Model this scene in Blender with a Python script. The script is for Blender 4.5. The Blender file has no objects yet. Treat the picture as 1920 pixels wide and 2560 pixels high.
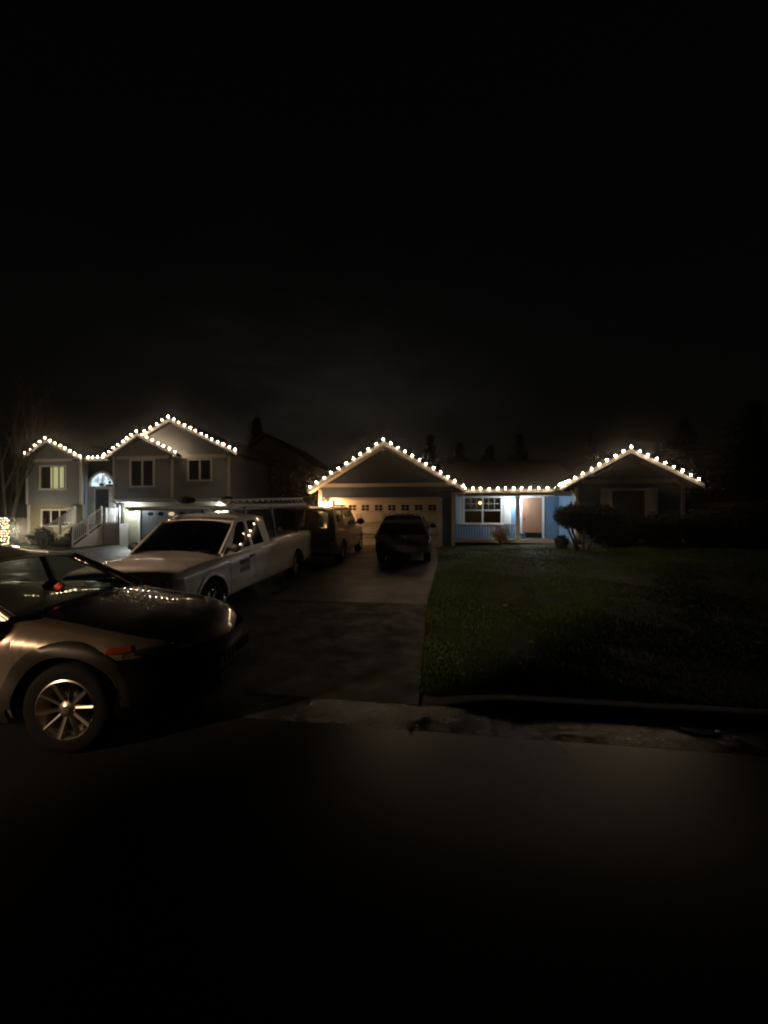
import bpy, math, random
from mathutils import Vector, Matrix
from mathutils.geometry import tessellate_polygon
random.seed(7)
R = math.radians
S = bpy.context.scene
COL = S.collection
TH = R(7.5); CT, ST = math.cos(TH), math.sin(TH)
def W(u, v, z=0.0):                      # street frame -> world
    return Vector((u*CT + v*ST, -u*ST + v*CT, z))
def sm(x):
    x = max(0.0, min(1.0, x)); return x*x*(3-2*x)
def lin(keys, x):
    if x <= keys[0][0]: return keys[0][1]
    for (a, va), (b, vb) in zip(keys, keys[1:]):
        if x <= b: return va + (vb-va)*(x-a)/(b-a) if b > a else vb
    return keys[-1][1]
def ground_z(u, v):
    r = max(0.0, min(11.5, v-6))*0.03*sm((u+7.5)/2.5)
    l = 0.0
    if v > 3.9: l = sm((u+0.2)/1.0)*0.07
    l += 0.035*max(0, min(u, 9))*sm((v-5)/11)
    return r + l

# ------------------------------------------------------------------ materials
def nd(nt, t, **k):
    n = nt.nodes.new(t)
    for a, b in k.items(): setattr(n, a, b)
    return n
MATS = {}
def mat(name, col, rough=0.6, metal=0.0, bump=0.0, bscale=20.0, var=0.0, vscale=4.0, coat=0.0, emit=None, estr=0.0,
        lap=0.0, rvar=0.0, spec=0.5, alpha=None, stretch=None, lapaxis='Z'):
    m = bpy.data.materials.new(name); m.use_nodes = True
    nt = m.node_tree; nt.nodes.clear()
    out = nd(nt, 'ShaderNodeOutputMaterial'); b = nd(nt, 'ShaderNodeBsdfPrincipled')
    L = nt.links.new
    L(b.outputs[0], out.inputs[0])
    c4 = (*col, 1)
    b.inputs['Base Color'].default_value = c4
    b.inputs['Roughness'].default_value = rough
    b.inputs['Metallic'].default_value = metal
    b.inputs['Specular IOR Level'].default_value = spec
    if coat:
        b.inputs['Coat Weight'].default_value = coat; b.inputs['Coat Roughness'].default_value = 0.03
    if emit:
        b.inputs['Emission Color'].default_value = (*emit, 1); b.inputs['Emission Strength'].default_value = estr
    tc = nd(nt, 'ShaderNodeTexCoord')
    vec = tc.outputs['Object']
    if stretch:
        mp = nd(nt, 'ShaderNodeMapping'); mp.inputs['Scale'].default_value = stretch
        L(vec, mp.inputs[0]); vec = mp.outputs[0]
    if var or rvar:
        n = nd(nt, 'ShaderNodeTexNoise'); n.inputs['Scale'].default_value = vscale
        n.inputs['Detail'].default_value = 6; n.inputs['Roughness'].default_value = 0.65
        L(vec, n.inputs['Vector'])
        if var:
            mr = nd(nt, 'ShaderNodeMapRange'); mr.inputs[1].default_value = 0.3; mr.inputs[2].default_value = 0.7
            mr.inputs[3].default_value = 1-var; mr.inputs[4].default_value = 1+var
            L(n.outputs[0], mr.inputs[0])
            mx = nd(nt, 'ShaderNodeVectorMath', operation='SCALE'); mx.inputs[0].default_value = col
            L(mr.outputs[0], mx.inputs['Scale']); L(mx.outputs[0], b.inputs['Base Color'])
        if rvar:
            mr = nd(nt, 'ShaderNodeMapRange'); mr.inputs[1].default_value = 0.35; mr.inputs[2].default_value = 0.65
            mr.inputs[3].default_value = max(0.02, rough-rvar); mr.inputs[4].default_value = min(1, rough+rvar)
            L(n.outputs[0], mr.inputs[0]); L(mr.outputs[0], b.inputs['Roughness'])
    if bump or lap:
        bp = nd(nt, 'ShaderNodeBump'); bp.inputs['Strength'].default_value = 1.0
        if lap:
            sx = nd(nt, 'ShaderNodeSeparateXYZ'); L(tc.outputs['Object'], sx.inputs[0])
            mu = nd(nt, 'ShaderNodeMath', operation='DIVIDE'); mu.inputs[1].default_value = lap; L(sx.outputs[lapaxis], mu.inputs[0])
            fr = nd(nt, 'ShaderNodeMath', operation='FRACT'); L(mu.outputs[0], fr.inputs[0])
            iv = nd(nt, 'ShaderNodeMath', operation='SUBTRACT'); iv.inputs[0].default_value = 1; L(fr.outputs[0], iv.inputs[1])
            bp.inputs['Distance'].default_value = 0.02; L(iv.outputs[0], bp.inputs['Height'])
        else:
            n2 = nd(nt, 'ShaderNodeTexNoise'); n2.inputs['Scale'].default_value = bscale; n2.inputs['Detail'].default_value = 5
            L(vec, n2.inputs['Vector']); bp.inputs['Distance'].default_value = bump; L(n2.outputs[0], bp.inputs['Height'])
        L(bp.outputs[0], b.inputs['Normal'])
    if alpha is not None:      # tinted glass: part clear, part reflecting
        tr = nd(nt, 'ShaderNodeBsdfTransparent'); tr.inputs[0].default_value = (*[alpha*x for x in (0.95, 1.0, 0.97)], 1)
        gl = nd(nt, 'ShaderNodeBsdfGlossy'); gl.inputs['Roughness'].default_value = 0.02; gl.inputs[0].default_value = (1, 1, 1, 1)
        lw = nd(nt, 'ShaderNodeLayerWeight'); lw.inputs[0].default_value = .5
        pw = nd(nt, 'ShaderNodeMath', operation='POWER'); pw.inputs[1].default_value = 5; L(lw.outputs['Facing'], pw.inputs[0])
        fz = nd(nt, 'ShaderNodeMath', operation='MULTIPLY_ADD'); fz.inputs[1].default_value = .9; fz.inputs[2].default_value = .05; L(pw.outputs[0], fz.inputs[0])
        ms = nd(nt, 'ShaderNodeMixShader'); L(fz.outputs[0], ms.inputs[0]); L(tr.outputs[0], ms.inputs[1]); L(gl.outputs[0], ms.inputs[2])
        L(ms.outputs[0], out.inputs[0])
    MATS[name] = m
    return m
M = MATS
mat('blue_siding', (.12, .22, .34), .55, lap=.16, var=.06)
mat('slate_siding', (.085, .15, .23), .6, lap=.16, var=.08)
mat('sage_siding', (.28, .315, .32), .6, lap=.15, var=.07)
mat('tan_siding', (.34, .32, .21), .6, lap=.15, var=.07)
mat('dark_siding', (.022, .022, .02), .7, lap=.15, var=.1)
mat('white_trim', (.72, .70, .66), .45, var=.05)
mat('fascia_paint', (.36, .35, .33), .5, var=.12)
mat('cream_paint', (.80, .79, .74), .42, var=.05, vscale=2)
mat('grey_door', (.10, .11, .115), .45, var=.08)
mat('shingle', (.028, .027, .026), .85, bump=.012, bscale=60, var=.35, vscale=9, spec=.25)
mat('soffit', (.55, .53, .50), .6)
mat('concrete', (.08, .074, .063), .5, bump=.004, bscale=90, var=.28, vscale=1.6, rvar=.15)
mat('aggregate', (.020, .016, .013), .6, bump=.008, bscale=130, var=.35, vscale=2.2, rvar=.2)
mat('gutter_concrete', (.05, .05, .048), .22, bump=.003, bscale=45, var=.35, vscale=2.5, rvar=.2)
mat('curb_concrete', (.03, .028, .024), .6, bump=.006, bscale=60, var=.3)
mat('lawn', (.020, .038, .008), .8, bump=.03, bscale=60, var=.5, vscale=1.3, spec=.2)
mat('grass_blade', (.058, .105, .017), .55, var=.45, vscale=.9, spec=.3)
mat('soil', (.03, .022, .015), .9, bump=.03, bscale=30, var=.4)
mat('door_wood', (.33, .18, .11), .4, var=.12, vscale=3, stretch=(1, 1, .2))
mat('black_door', (.012, .012, .012), .25)
mat('window_dark', (.006, .006, .007), .06)
mat('glass_clear', (1, 1, 1), 0, alpha=.85)
mat('glass_tint', (1, 1, 1), 0, alpha=.42)
mat('glass_auto', (1, 1, 1), 0, alpha=.80)
mat('glass_privacy', (1, 1, 1), 0, alpha=.10)
mat('black_plastic', (.012, .012, .012), .5, bump=.0008, bscale=300)
mat('seal_black', (.006, .006, .006), .7)
mat('rubber', (.007, .0065, .006), .8, bump=.003, bscale=60, spec=.15)
mat('chrome', (.7, .7, .68), .12, 1.0)
mat('alloy', (.62, .57, .50), .32, 1.0)
mat('alloy_dark', (.02, .02, .02), .45, .6)
mat('cladding', (.022, .018, .014), .45)
mat('paint_bronze', (.36, .30, .235), .33, .7, coat=1.0)
mat('paint_white', (.86, .86, .84), .38, 0, coat=1.0, var=.05, vscale=1.5)
mat('paint_pewter', (.28, .165, .13), .35, .2, coat=.9)
mat('paint_brown', (.045, .024, .014), .35, .1, coat=.8)
mat('paint_black', (.006, .006, .007), .35, 0, coat=1.0)
mat('hood_shade_black', (.004, .004, .004), .3, 0, coat=1.0)
mat('interior_dark', (.012, .011, .010), .8)
mat('interior_grey', (.05, .047, .04), .8)
mat('lens_red', (.045, .003, .002), .12, coat=.6)
mat('lens_amber', (.26, .045, .008), .15, coat=.8)
mat('lens_clear', (.5, .46, .38), .3, .0, coat=1.0)
mat('lens_smoke', (.035, .035, .033), .12, coat=1.0)
mat('plate', (.14, .14, .13), .5)
mat('plate_ink', (.05, .06, .12), .5)
mat('decal_red', (.22, .035, .022), .5)
mat('decal_dark', (.07, .015, .012), .5)
mat('wire', (.01, .018, .01), .6)
mat('bulb_warm', (1, .8, .6), .3, emit=(1, .71, .45), estr=185)
mat('bulb_warm_far', (1, .8, .6), .3, emit=(1, .71, .45), estr=100)
mat('bulb_net', (1, .8, .6), .3, emit=(1, .70, .38), estr=10)
mat('lamp_cool', (1, 1, 1), .3, emit=(.86, .95, 1.0), estr=160)
mat('lamp_cool_small', (1, 1, 1), .3, emit=(.92, .96, 1.0), estr=45)
mat('lamp_warm', (1, .8, .6), .3, emit=(1, .50, .18), estr=380)
mat('pendant_glow', (1, .8, .6), .3, emit=(1, .55, .16), estr=9)
mat('bark', (.045, .036, .026), .85, bump=.02, bscale=25, var=.3, vscale=6)
mat('twig', (.04, .03, .02), .8)
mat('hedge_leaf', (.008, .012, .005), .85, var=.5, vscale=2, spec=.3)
mat('autumn_leaf', (.17, .10, .022), .6, var=.5, vscale=5)
mat('needle', (.012, .018, .010), .75, var=.4, vscale=1, spec=.2)
mat('fence_wood', (.30, .25, .15), .7, lap=.14, lapaxis='X', var=.15)
mat('fence_red', (.09, .04, .02), .8, lap=.14, lapaxis='X', var=.2)
mat('aluminium', (.30, .28, .24), .5, .3)
mat('rack_black', (.012, .012, .013), .4, .3)
mat('tarp', (.012, .010, .010), .8, bump=.02, bscale=12)
mat('cargo_red', (.16, .025, .02), .7)
mat('fallen_leaf', (.50, .27, .06), .55, var=.3, vscale=30)
mat('red_glint', (.85, .11, .07), .6)
mat('stone', (.02, .02, .018), .8)
mat('iron', (.015, .015, .015), .5, .6)
mat('pot_dark', (.015, .014, .013), .6)
mat('curtain_lit', (.5, .48, .3), .8, emit=(.80, .70, .36), estr=.85)
mat('blind_grey', (.07, .072, .055), .5)
mat('curtain_dim', (.06, .055, .045), .9)
mat('room_wall', (.30, .24, .18), .9)

def road_mat():
    m = bpy.data.materials.new('asphalt'); m.use_nodes = True; nt = m.node_tree; b = nt.nodes['Principled BSDF']; L = nt.links.new
    tc = nd(nt, 'ShaderNodeTexCoord')
    n1 = nd(nt, 'ShaderNodeTexNoise'); n1.inputs['Scale'].default_value = .9; n1.inputs['Detail'].default_value = 7; L(tc.outputs['Object'], n1.inputs['Vector'])
    n2 = nd(nt, 'ShaderNodeTexNoise'); n2.inputs['Scale'].default_value = 160; n2.inputs['Detail'].default_value = 3; L(tc.outputs['Object'], n2.inputs['Vector'])
    vo = nd(nt, 'ShaderNodeTexVoronoi'); vo.inputs['Scale'].default_value = 120; L(tc.outputs['Object'], vo.inputs['Vector'])
    cr = nd(nt, 'ShaderNodeMapRange'); cr.inputs[1].default_value = .35; cr.inputs[2].default_value = .68; cr.inputs[3].default_value = .011; cr.inputs[4].default_value = .018
    L(n1.outputs[0], cr.inputs[0])
    vm = nd(nt, 'ShaderNodeVectorMath', operation='SCALE'); vm.inputs[0].default_value = (1, .96, .88); L(cr.outputs[0], vm.inputs['Scale']); L(vm.outputs[0], b.inputs['Base Color'])
    rr = nd(nt, 'ShaderNodeMapRange'); rr.inputs[1].default_value = .35; rr.inputs[2].default_value = .65; rr.inputs[3].default_value = .25; rr.inputs[4].default_value = .32; b.inputs['Specular IOR Level'].default_value = .8
    L(n1.outputs[0], rr.inputs[0])
    sp = nd(nt, 'ShaderNodeSeparateXYZ'); L(tc.outputs['Object'], sp.inputs[0])      # a damp patch along the gutter, dry elsewhere
    def ramp(sock, lo, hi, a_=0, b_=1):
        q = nd(nt, 'ShaderNodeMapRange'); q.interpolation_type = 'SMOOTHSTEP'
        q.inputs[1].default_value = lo; q.inputs[2].default_value = hi; q.inputs[3].default_value = a_; q.inputs[4].default_value = b_
        L(sock, q.inputs[0]); return q.outputs[0]
    def mul(p, q):
        m_ = nd(nt, 'ShaderNodeMath', operation='MULTIPLY'); L(p, m_.inputs[0]); L(q, m_.inputs[1]); return m_.outputs[0]
    wet = mul(mul(ramp(sp.outputs['Y'], 1.5, 3.3), ramp(sp.outputs['X'], -1.5, .3)), ramp(sp.outputs['X'], 2.4, 4.0, 1, .15))
    mr_ = nd(nt, 'ShaderNodeMapRange'); mr_.inputs[3].default_value = .64; L(rr.outputs[0], mr_.inputs[4]); L(wet, mr_.inputs[0]); L(mr_.outputs[0], b.inputs['Roughness'])
    L(ramp(wet, 0, 1, .08, 1.0), b.inputs['Specular IOR Level']); L(ramp(wet, 0, 1, 0, 1.0), b.inputs['Coat Weight']); b.inputs['Coat Roughness'].default_value = .30
    ad = nd(nt, 'ShaderNodeMath', operation='ADD'); L(n2.outputs[0], ad.inputs[0]); L(vo.outputs['Distance'], ad.inputs[1])
    bp = nd(nt, 'ShaderNodeBump'); bp.inputs['Strength'].default_value = .6; bp.inputs['Distance'].default_value = .00045
    L(ad.outputs[0], bp.inputs['Height']); L(bp.outputs[0], b.inputs['Normal'])
    MATS['asphalt'] = m
road_mat()
def fan_mat():       # bright hallway behind the half-round window, busy with ornaments
    m = bpy.data.materials.new('fan_glass_lit'); m.use_nodes = True; nt = m.node_tree; b = nt.nodes['Principled BSDF']; L = nt.links.new
    tc = nd(nt, 'ShaderNodeTexCoord'); v = nd(nt, 'ShaderNodeTexNoise'); v.inputs['Scale'].default_value = 3.2; v.inputs['Detail'].default_value = 1.5
    L(tc.outputs['Object'], v.inputs['Vector'])
    r = nd(nt, 'ShaderNodeValToRGB'); r.color_ramp.elements[0].position = .38; r.color_ramp.elements[0].color = (.22, .27, .30, 1)
    r.color_ramp.elements[1].position = .56; r.color_ramp.elements[1].color = (.62, .80, .84, 1)
    L(v.outputs[0], r.inputs[0]); L(r.outputs[0], b.inputs['Emission Color']); b.inputs['Emission Strength'].default_value = 1.7
    b.inputs['Base Color'].default_value = (.1, .1, .1, 1)
    MATS['fan_glass_lit'] = m
fan_mat()
mat('window_glow_far', (.3, .3, .3), .5, emit=(.85, .62, .36), estr=.8)
mat('window_blue_far', (.3, .3, .3), .5, emit=(.35, .55, .85), estr=.7)

# ------------------------------------------------------------------ mesh building
ORG = {}
def props(o, label=None, cat=None, group=None, kind=None):
    if label: o['label'] = label
    if cat: o['category'] = cat
    if group: o['group'] = group
    if kind: o['kind'] = kind
    return o
def root(name, u, v, z, label, cat, group=None):       # Empty in the street frame
    o = bpy.data.objects.new(name, None); COL.objects.link(o)
    o.location = W(u, v, z); o.rotation_euler = (0, 0, -TH); o.empty_display_size = .2
    ORG[o.name] = (u, v, z)
    return props(o, label, cat, group)
class MB:
    def __init__(s): s.v = []; s.f = []
    def add(s, p): s.v.append(tuple(p)); return len(s.v)-1
    def face(s, *pts): s.f.append([s.add(p) for p in pts])
    def box(s, x0, x1, y0, y1, z0, z1):
        i = len(s.v)
        for z in (z0, z1):
            for x, y in ((x0, y0), (x1, y0), (x1, y1), (x0, y1)): s.v.append((x, y, z))
        for q in ((0, 3, 2, 1), (4, 5, 6, 7), (0, 1, 5, 4), (1, 2, 6, 5), (2, 3, 7, 6), (3, 0, 4, 7)): s.f.append([i+k for k in q])
        return s
    def hexa(s, a, b):         # two matching loops of 4 points
        i = len(s.v); s.v += [tuple(p) for p in a]+[tuple(p) for p in b]
        for q in ((0, 3, 2, 1), (4, 5, 6, 7), (0, 1, 5, 4), (1, 2, 6, 5), (2, 3, 7, 6), (3, 0, 4, 7)): s.f.append([i+k for k in q])
    def bar(s, p, q, w, h=None, up=(0, 0, 1)):
        h = h or w; p, q = Vector(p), Vector(q); d = (q-p).normalized(); up = Vector(up)
        if abs(d.dot(up)) > .98: up = Vector((0, 1, 0))
        a = d.cross(up).normalized()*(w/2); b = a.cross(d).normalized()*(h/2)
        s.hexa([p-a-b, p+a-b, p+a+b, p-a+b], [q-a-b, q+a-b, q+a+b, q-a+b])
    def tube(s, pts, rad, n=8, cap=True):
        pts = [Vector(p) for p in pts]
        if not isinstance(rad, (list, tuple)): rad = [rad]*len(pts)
        rings = []
        for k, p in enumerate(pts):
            d = (pts[min(k+1, len(pts)-1)]-pts[max(k-1, 0)])
            d = d.normalized() if d.length > 1e-6 else Vector((0, 0, 1))
            up = Vector((0, 0, 1)) if abs(d.z) < .9 else Vector((1, 0, 0))
            a = d.cross(up).normalized(); b = d.cross(a)
            rings.append([s.add(p+(a*math.cos(2*math.pi*j/n)+b*math.sin(2*math.pi*j/n))*rad[k]) for j in range(n)])
        for r0, r1 in zip(rings, rings[1:]):
            for j in range(n): s.f.append([r0[j], r0[(j+1) % n], r1[(j+1) % n], r1[j]])
        if cap: s.f.append(rings[0][::-1]); s.f.append(rings[-1])
    def lathe(s, c, prof, n=16, axis='Z'):      # prof: (radius, along)
        c = Vector(c); rings = []
        for r, h in prof:
            ring = []
            for j in range(n):
                a = 2*math.pi*j/n; x, y = r*math.cos(a), r*math.sin(a)
                ring.append(s.add(c+Vector((x, y, h) if axis == 'Z' else (x, h, y))))
            rings.append(ring)
        for r0, r1 in zip(rings, rings[1:]):
            for j in range(n): s.f.append([r0[j], r0[(j+1) % n], r1[(j+1) % n], r1[j]])
        s.f.append(rings[0][::-1]); s.f.append(rings[-1])
    def grid(s, fn, nu, nv):
        idx = [[s.add(fn(i/nu, j/nv)) for j in range(nv+1)] for i in range(nu+1)]
        for i in range(nu):
            for j in range(nv): s.f.append([idx[i][j], idx[i+1][j], idx[i+1][j+1], idx[i][j+1]])
    def panel(s, outer, holes, fm, t):          # sheet with holes and thickness; fm(a,b,d)
        loops = [outer]+list(holes)
        flat = [p for lp in loops for p in lp]
        tris = tessellate_polygon([[Vector((a, b, 0)) for a, b in lp] for lp in loops])
        i = len(s.v); n = len(flat)
        for a, b in flat: s.v.append(tuple(fm(a, b, 0)))
        for a, b in flat: s.v.append(tuple(fm(a, b, t)))
        for q in tris:
            s.f.append([i+k for k in q]); s.f.append([i+n+k for k in reversed(q)])
        k = 0
        for lp in loops:
            m = len(lp)
            for j in range(m):
                a, b = k+j, k+(j+1) % m
                s.f.append([i+a, i+b, i+n+b, i+n+a])
            k += m
        return s
    def build(s, name, m, parent=None, smooth=None, off=None):
        o0 = ORG.get(parent.name, (0, 0, 0)) if parent is not None else (0, 0, 0)
        if off is not None: o0 = off
        me = bpy.data.meshes.new(name)
        me.from_pydata([(x-o0[0], y-o0[1], z-o0[2]) for x, y, z in s.v], [], s.f)
        me.validate(); me.update()
        import bmesh
        bm = bmesh.new(); bm.from_mesh(me)
        bmesh.ops.remove_doubles(bm, verts=bm.verts, dist=.0004)
        bmesh.ops.recalc_face_normals(bm, faces=bm.faces)
        bm.to_mesh(me); bm.free()
        me.materials.append(MATS[m])
        o = bpy.data.objects.new(name, me); COL.objects.link(o)
        if smooth:
            me.shade_smooth(); me.set_sharp_from_angle(angle=R(smooth))
        if parent is not None:
            o.parent = parent; ORG[o.name] = o0
        return o
def single(mb, name, m, label, cat, origin, group=None, kind=None, smooth=None):   # one-mesh thing in street frame
    o = mb.build(name, m, None, smooth, off=origin)
    o.location = W(*origin); o.rotation_euler = (0, 0, -TH)
    return props(o, label, cat, group, kind)
def FV(v):       # wall plane facing -v
    return lambda a, b, d: (a, v+d, b)
def FU(u, sgn=1):  # wall plane at constant u
    return lambda a, b, d: (u+sgn*d, a, b)
def rect(a, b, c, d): return [(a, c), (b, c), (b, d), (a, d)]

# ------------------------------------------------------------------ setting: ground, road, curb, driveways
def sheet(name, us, vs, dz, m, fn=ground_z, kind='structure'):
    mb = MB(); idx = [[mb.add((u, v, fn(u, v)+dz)) for v in vs] for u in us]
    for i in range(len(us)-1):
        for j in range(len(vs)-1): mb.f.append([idx[i][j], idx[i+1][j], idx[i+1][j+1], idx[i][j+1]])
    o = mb.build(name, m, None, 60, off=(0, 0, 0)); o.rotation_euler = (0, 0, -TH)
    o['kind'] = kind
    return o
def fr(a, b, n): return [a+(b-a)*i/n for i in range(n+1)]
gu = [-150, -80, -50, -35]+fr(-28, -8, 10)+fr(-7.8, -4.8, 6)+fr(-4, -.4, 6)+fr(-.2, .4, 4)+fr(1, 14, 13)+[20, 35, 60, 150]
gv = [-60, -20, 0, 3.86, 3.95]+fr(4.2, 18, 24)+[20, 24, 32, 50, 90, 200]
sheet('ground', gu, gv, -.012, 'lawn', lambda u, v: ground_z(u, v)-(.03 if v < 3.9 else 0)
      - (.03 if -7.2 < u < -.1 and v < 17.3 else 0))
sheet('road', fr(-60, 60, 24), [-14, -6, 0, 2, 3.4], 0, 'asphalt', lambda u, v: 0)
sheet('gutter', fr(-3.4, 40, 32), [3.404, 3.6, 3.86], .001, 'gutter_concrete', lambda u, v: 0)
sheet('road_apron', fr(-30, -3.4, 20), [3.404, 3.86], .0, 'asphalt', lambda u, v: 0)
# rolled curb
mb = MB(); prof = [(3.86, .0), (3.875, .035), (3.90, .07), (3.935, .092), (4.0, .098), (4.06, .098), (4.06, -.1)]
us = fr(-.12, .9, 8)+fr(1.4, 40, 40); rows = []
for k, u in enumerate(us):
    f = max(.06, sm((u+.12)/.9))*.75
    rows.append([mb.add((u, v, z*f if z > 0 else z)) for v, z in prof])
for a, b in zip(rows, rows[1:]):
    for j in range(len(prof)-1): mb.f.append([a[j], b[j], b[j+1], a[j+1]])
o = mb.build('curb', 'curb_concrete', None, 50, off=(0, 0, 0)); o.rotation_euler = (0, 0, -TH); o['kind'] = 'structure'
def drv(u, v): return max(0.0, min(11.5, v-6))*0.03*sm((u+7.5)/2.5)+.006
def edge(v): return -.16+.5*max(0, v-8)/9.3
def strip(name, v0, v1, nv, m, dz=0, u0=-5.6):
    mb = MB(); idx = []
    for j in range(nv+1):
        v = v0+(v1-v0)*j/nv
        idx.append([mb.add((u, v, drv(u, v)+dz)) for u in fr(u0, edge(v), 8)])
    for a, b in zip(idx, idx[1:]):
        for j in range(8): mb.f.append([a[j], a[j+1], b[j+1], b[j]])
    o = mb.build(name, m, None, 50, off=(0, 0, 0)); o.rotation_euler = (0, 0, -TH); o['kind'] = 'structure'
strip('driveway', 7.82, 11.8, 8, 'concrete'); strip('driveway_slab', 11.82, 17.33, 10, 'concrete')
strip('driveway_apron', 3.864, 7.8, 8, 'aggregate', -.002, -6.4)
sheet('neighbour_driveway', fr(-18.3, -8.5, 8), [4.2, 8, 12, 16, 21.05], .008, 'concrete')
sheet('planting_bed', fr(2.0, 10.2, 16), [15.7, 16.2, 16.78], .012, 'soil')

# grass blades over the lawn
mb = MB()
def blade(u, v, h):
    z = ground_z(u, v)-.015; a = random.random()*6.28; w = .006+h*.05
    dx, dy = math.cos(a)*w, math.sin(a)*w; lx, ly = random.gauss(0, .35)*h, random.gauss(0, .35)*h
    i = len(mb.v); mb.v += [(u-dx, v-dy, z), (u+dx, v+dy, z), (u+lx, v+ly, z+h)]; mb.f.append([i, i+1, i+2])
for _ in range(105000):
    v = 4.08+(random.random()**1.8)*12.2; u = random.uniform(edge(v)-.03+abs(random.gauss(0, .03)), 3.5+v*.75)
    pn = math.sin(u*1.7+.6*v)*math.sin(v*1.3-.8*u+1)+.5*math.sin(u*4.1+1.3*v)*math.sin(v*3.7)
    if pn < -.35 and random.random() < .65: continue
    blade(u, v, random.uniform(.018, .045)*(1+.5*(v-4)/12)*(1+.35*pn))
me = bpy.data.meshes.new('grass'); me.from_pydata(mb.v, [], mb.f); me.materials.append(M['grass_blade'])
o = bpy.data.objects.new('grass', me); COL.objects.link(o); o.rotation_euler = (0, 0, -TH)
props(o, 'short dark green lawn grass right of the driveway', 'grass', kind='stuff')

# ------------------------------------------------------------------ house helpers
def window(rt, u0, u1, z0, z1, v, mull=1, rail=False, grid=None, pane='window_dark', trim='white_trim', tw=.09, name='window'):
    f = MB()
    f.box(u0-tw, u1+tw, v-.035, v+.02, z1, z1+tw); f.box(u0-tw-.02, u1+tw+.02, v-.05, v+.02, z0-tw, z0)
    f.box(u0-tw, u0, v-.035, v+.02, z0+.001, z1-.001); f.box(u1, u1+tw, v-.035, v+.02, z0+.001, z1-.001)
    w = f.build(name, trim, rt)
    s = MB(); n = mull+1; cw = (u1-u0)/n
    for k in range(1, n): MB().box(u0+cw*k-.035, u0+cw*k+.035, v-.022, v+.03, z0+.002, z1-.002).build('mullion', trim, w)
    if rail: 
        for k in range(n): s.box(u0+cw*k+(.037 if k else 0), u0+cw*(k+1)-(.037 if k < n-1 else 0), v-.015, v+.03, (z0+z1)/2-.025, (z0+z1)/2+.025)
    if grid:
        gx, gz = grid
        zb = (z0+z1)/2+.027 if rail else z0
        for k in range(n):
            a, b = u0+cw*k+.03, u0+cw*(k+1)-.03
            for i in range(1, gx): s.box(a+(b-a)*i/gx-.008, a+(b-a)*i/gx+.008, v+.002, v+.024, zb, z1-.002)
            for j in range(1, gz): s.box(a+.001, b-.001, v+.004, v+.022, zb+(z1-zb)*j/gz-.008, zb+(z1-zb)*j/gz+.008)
    if s.v: s.build('sash', trim, w)
    MB().box(u0, u1, v+.03, v+.04, z0, z1).build('pane', pane, w)
    return w
def balusters(mb, p, q, h, gap=.12, w=.035, rails=True, z0=.08):
    p, q = Vector(p), Vector(q); n = max(1, int((q-p).length/gap)); up = Vector((0, 0, 1))
    for k in range(1, n):
        c = p+(q-p)*k/n
        mb.box(c.x-w/2, c.x+w/2, c.y-w/2, c.y+w/2, c.z+z0, c.z+h-.02)
    if rails:
        mb.bar(p+up*(h), q+up*(h), .085, .05); mb.bar(p+up*z0, q+up*z0, .06, .05)
def gable_roof(rt, uL, uP, uR, zL, zP, zR, v0, v1, t=.14, name='roof', m='shingle'):
    mb = MB()
    mb.hexa([(uL, v0, zL), (uP, v0, zP), (uP, v0, zP+t), (uL, v0, zL+t)], [(uL, v1, zL), (uP, v1, zP), (uP, v1, zP+t), (uL, v1, zL+t)])
    mb.hexa([(uP, v0, zP), (uR, v0, zR), (uR, v0, zR+t), (uP, v0, zP+t)], [(uP, v1, zP), (uR, v1, zR), (uR, v1, zR+t), (uP, v1, zP+t)])
    return mb.build(name, m, rt)
def rake(mb, a, b, v, h=.17, t=.03):     # sloping fascia board hung under the roof edge; a,b=(u,z) of top
    mb.hexa([(a[0], v-t, a[1]-h), (b[0], v-t, b[1]-h), (b[0], v-t, b[1]), (a[0], v-t, a[1])],
            [(a[0], v, a[1]-h), (b[0], v, b[1]-h), (b[0], v, b[1]), (a[0], v, a[1])])

# ------------------------------------------------------------------ main single-storey house
H = root('house', -2.2, 17.34, .3, 'single-storey blue house with a cream garage door, white-railed porch and lit twin gables', 'house')
VG = 17.34; VE = 16.84; VP = 19.0; VW = 16.8; VWE = 16.3; BT = 2.96
# garage
gw = [(-5.3, .25), (.85, .25), (.85, 2.97), (-2.22, 4.80), (-5.3, 2.97)]
MB().panel(gw, [rect(-4.69, .19, .30, 2.47)], FV(VG), .15).build('garage_wall', 'slate_siding', H)
for q in ((-5.3, -5.15, VG+.152, 25, .2, 2.95), (.70, .85, VG+.152, VP+.1, .2, 2.95)): MB().box(*q).build('side_wall', 'slate_siding', H)
mb = MB(); mb.box(-4.83, -4.69, VG-.04, VG+.01, .32, 2.59); mb.box(.19, .33, VG-.04, VG+.01, .32, 2.59); mb.box(-4.688, .188, VG-.04, VG+.01, 2.47, 2.59)
mb.box(-5.34, -5.20, VG-.035, VG-.003, .3, 2.96); mb.box(.74, .89, VG-.035, VG-.003, .3, 2.96)
mb.box(-5.19, .73, VG-.03, VG-.003, 3.08, 3.24)
mb.build('trim', 'white_trim', H)
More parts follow.
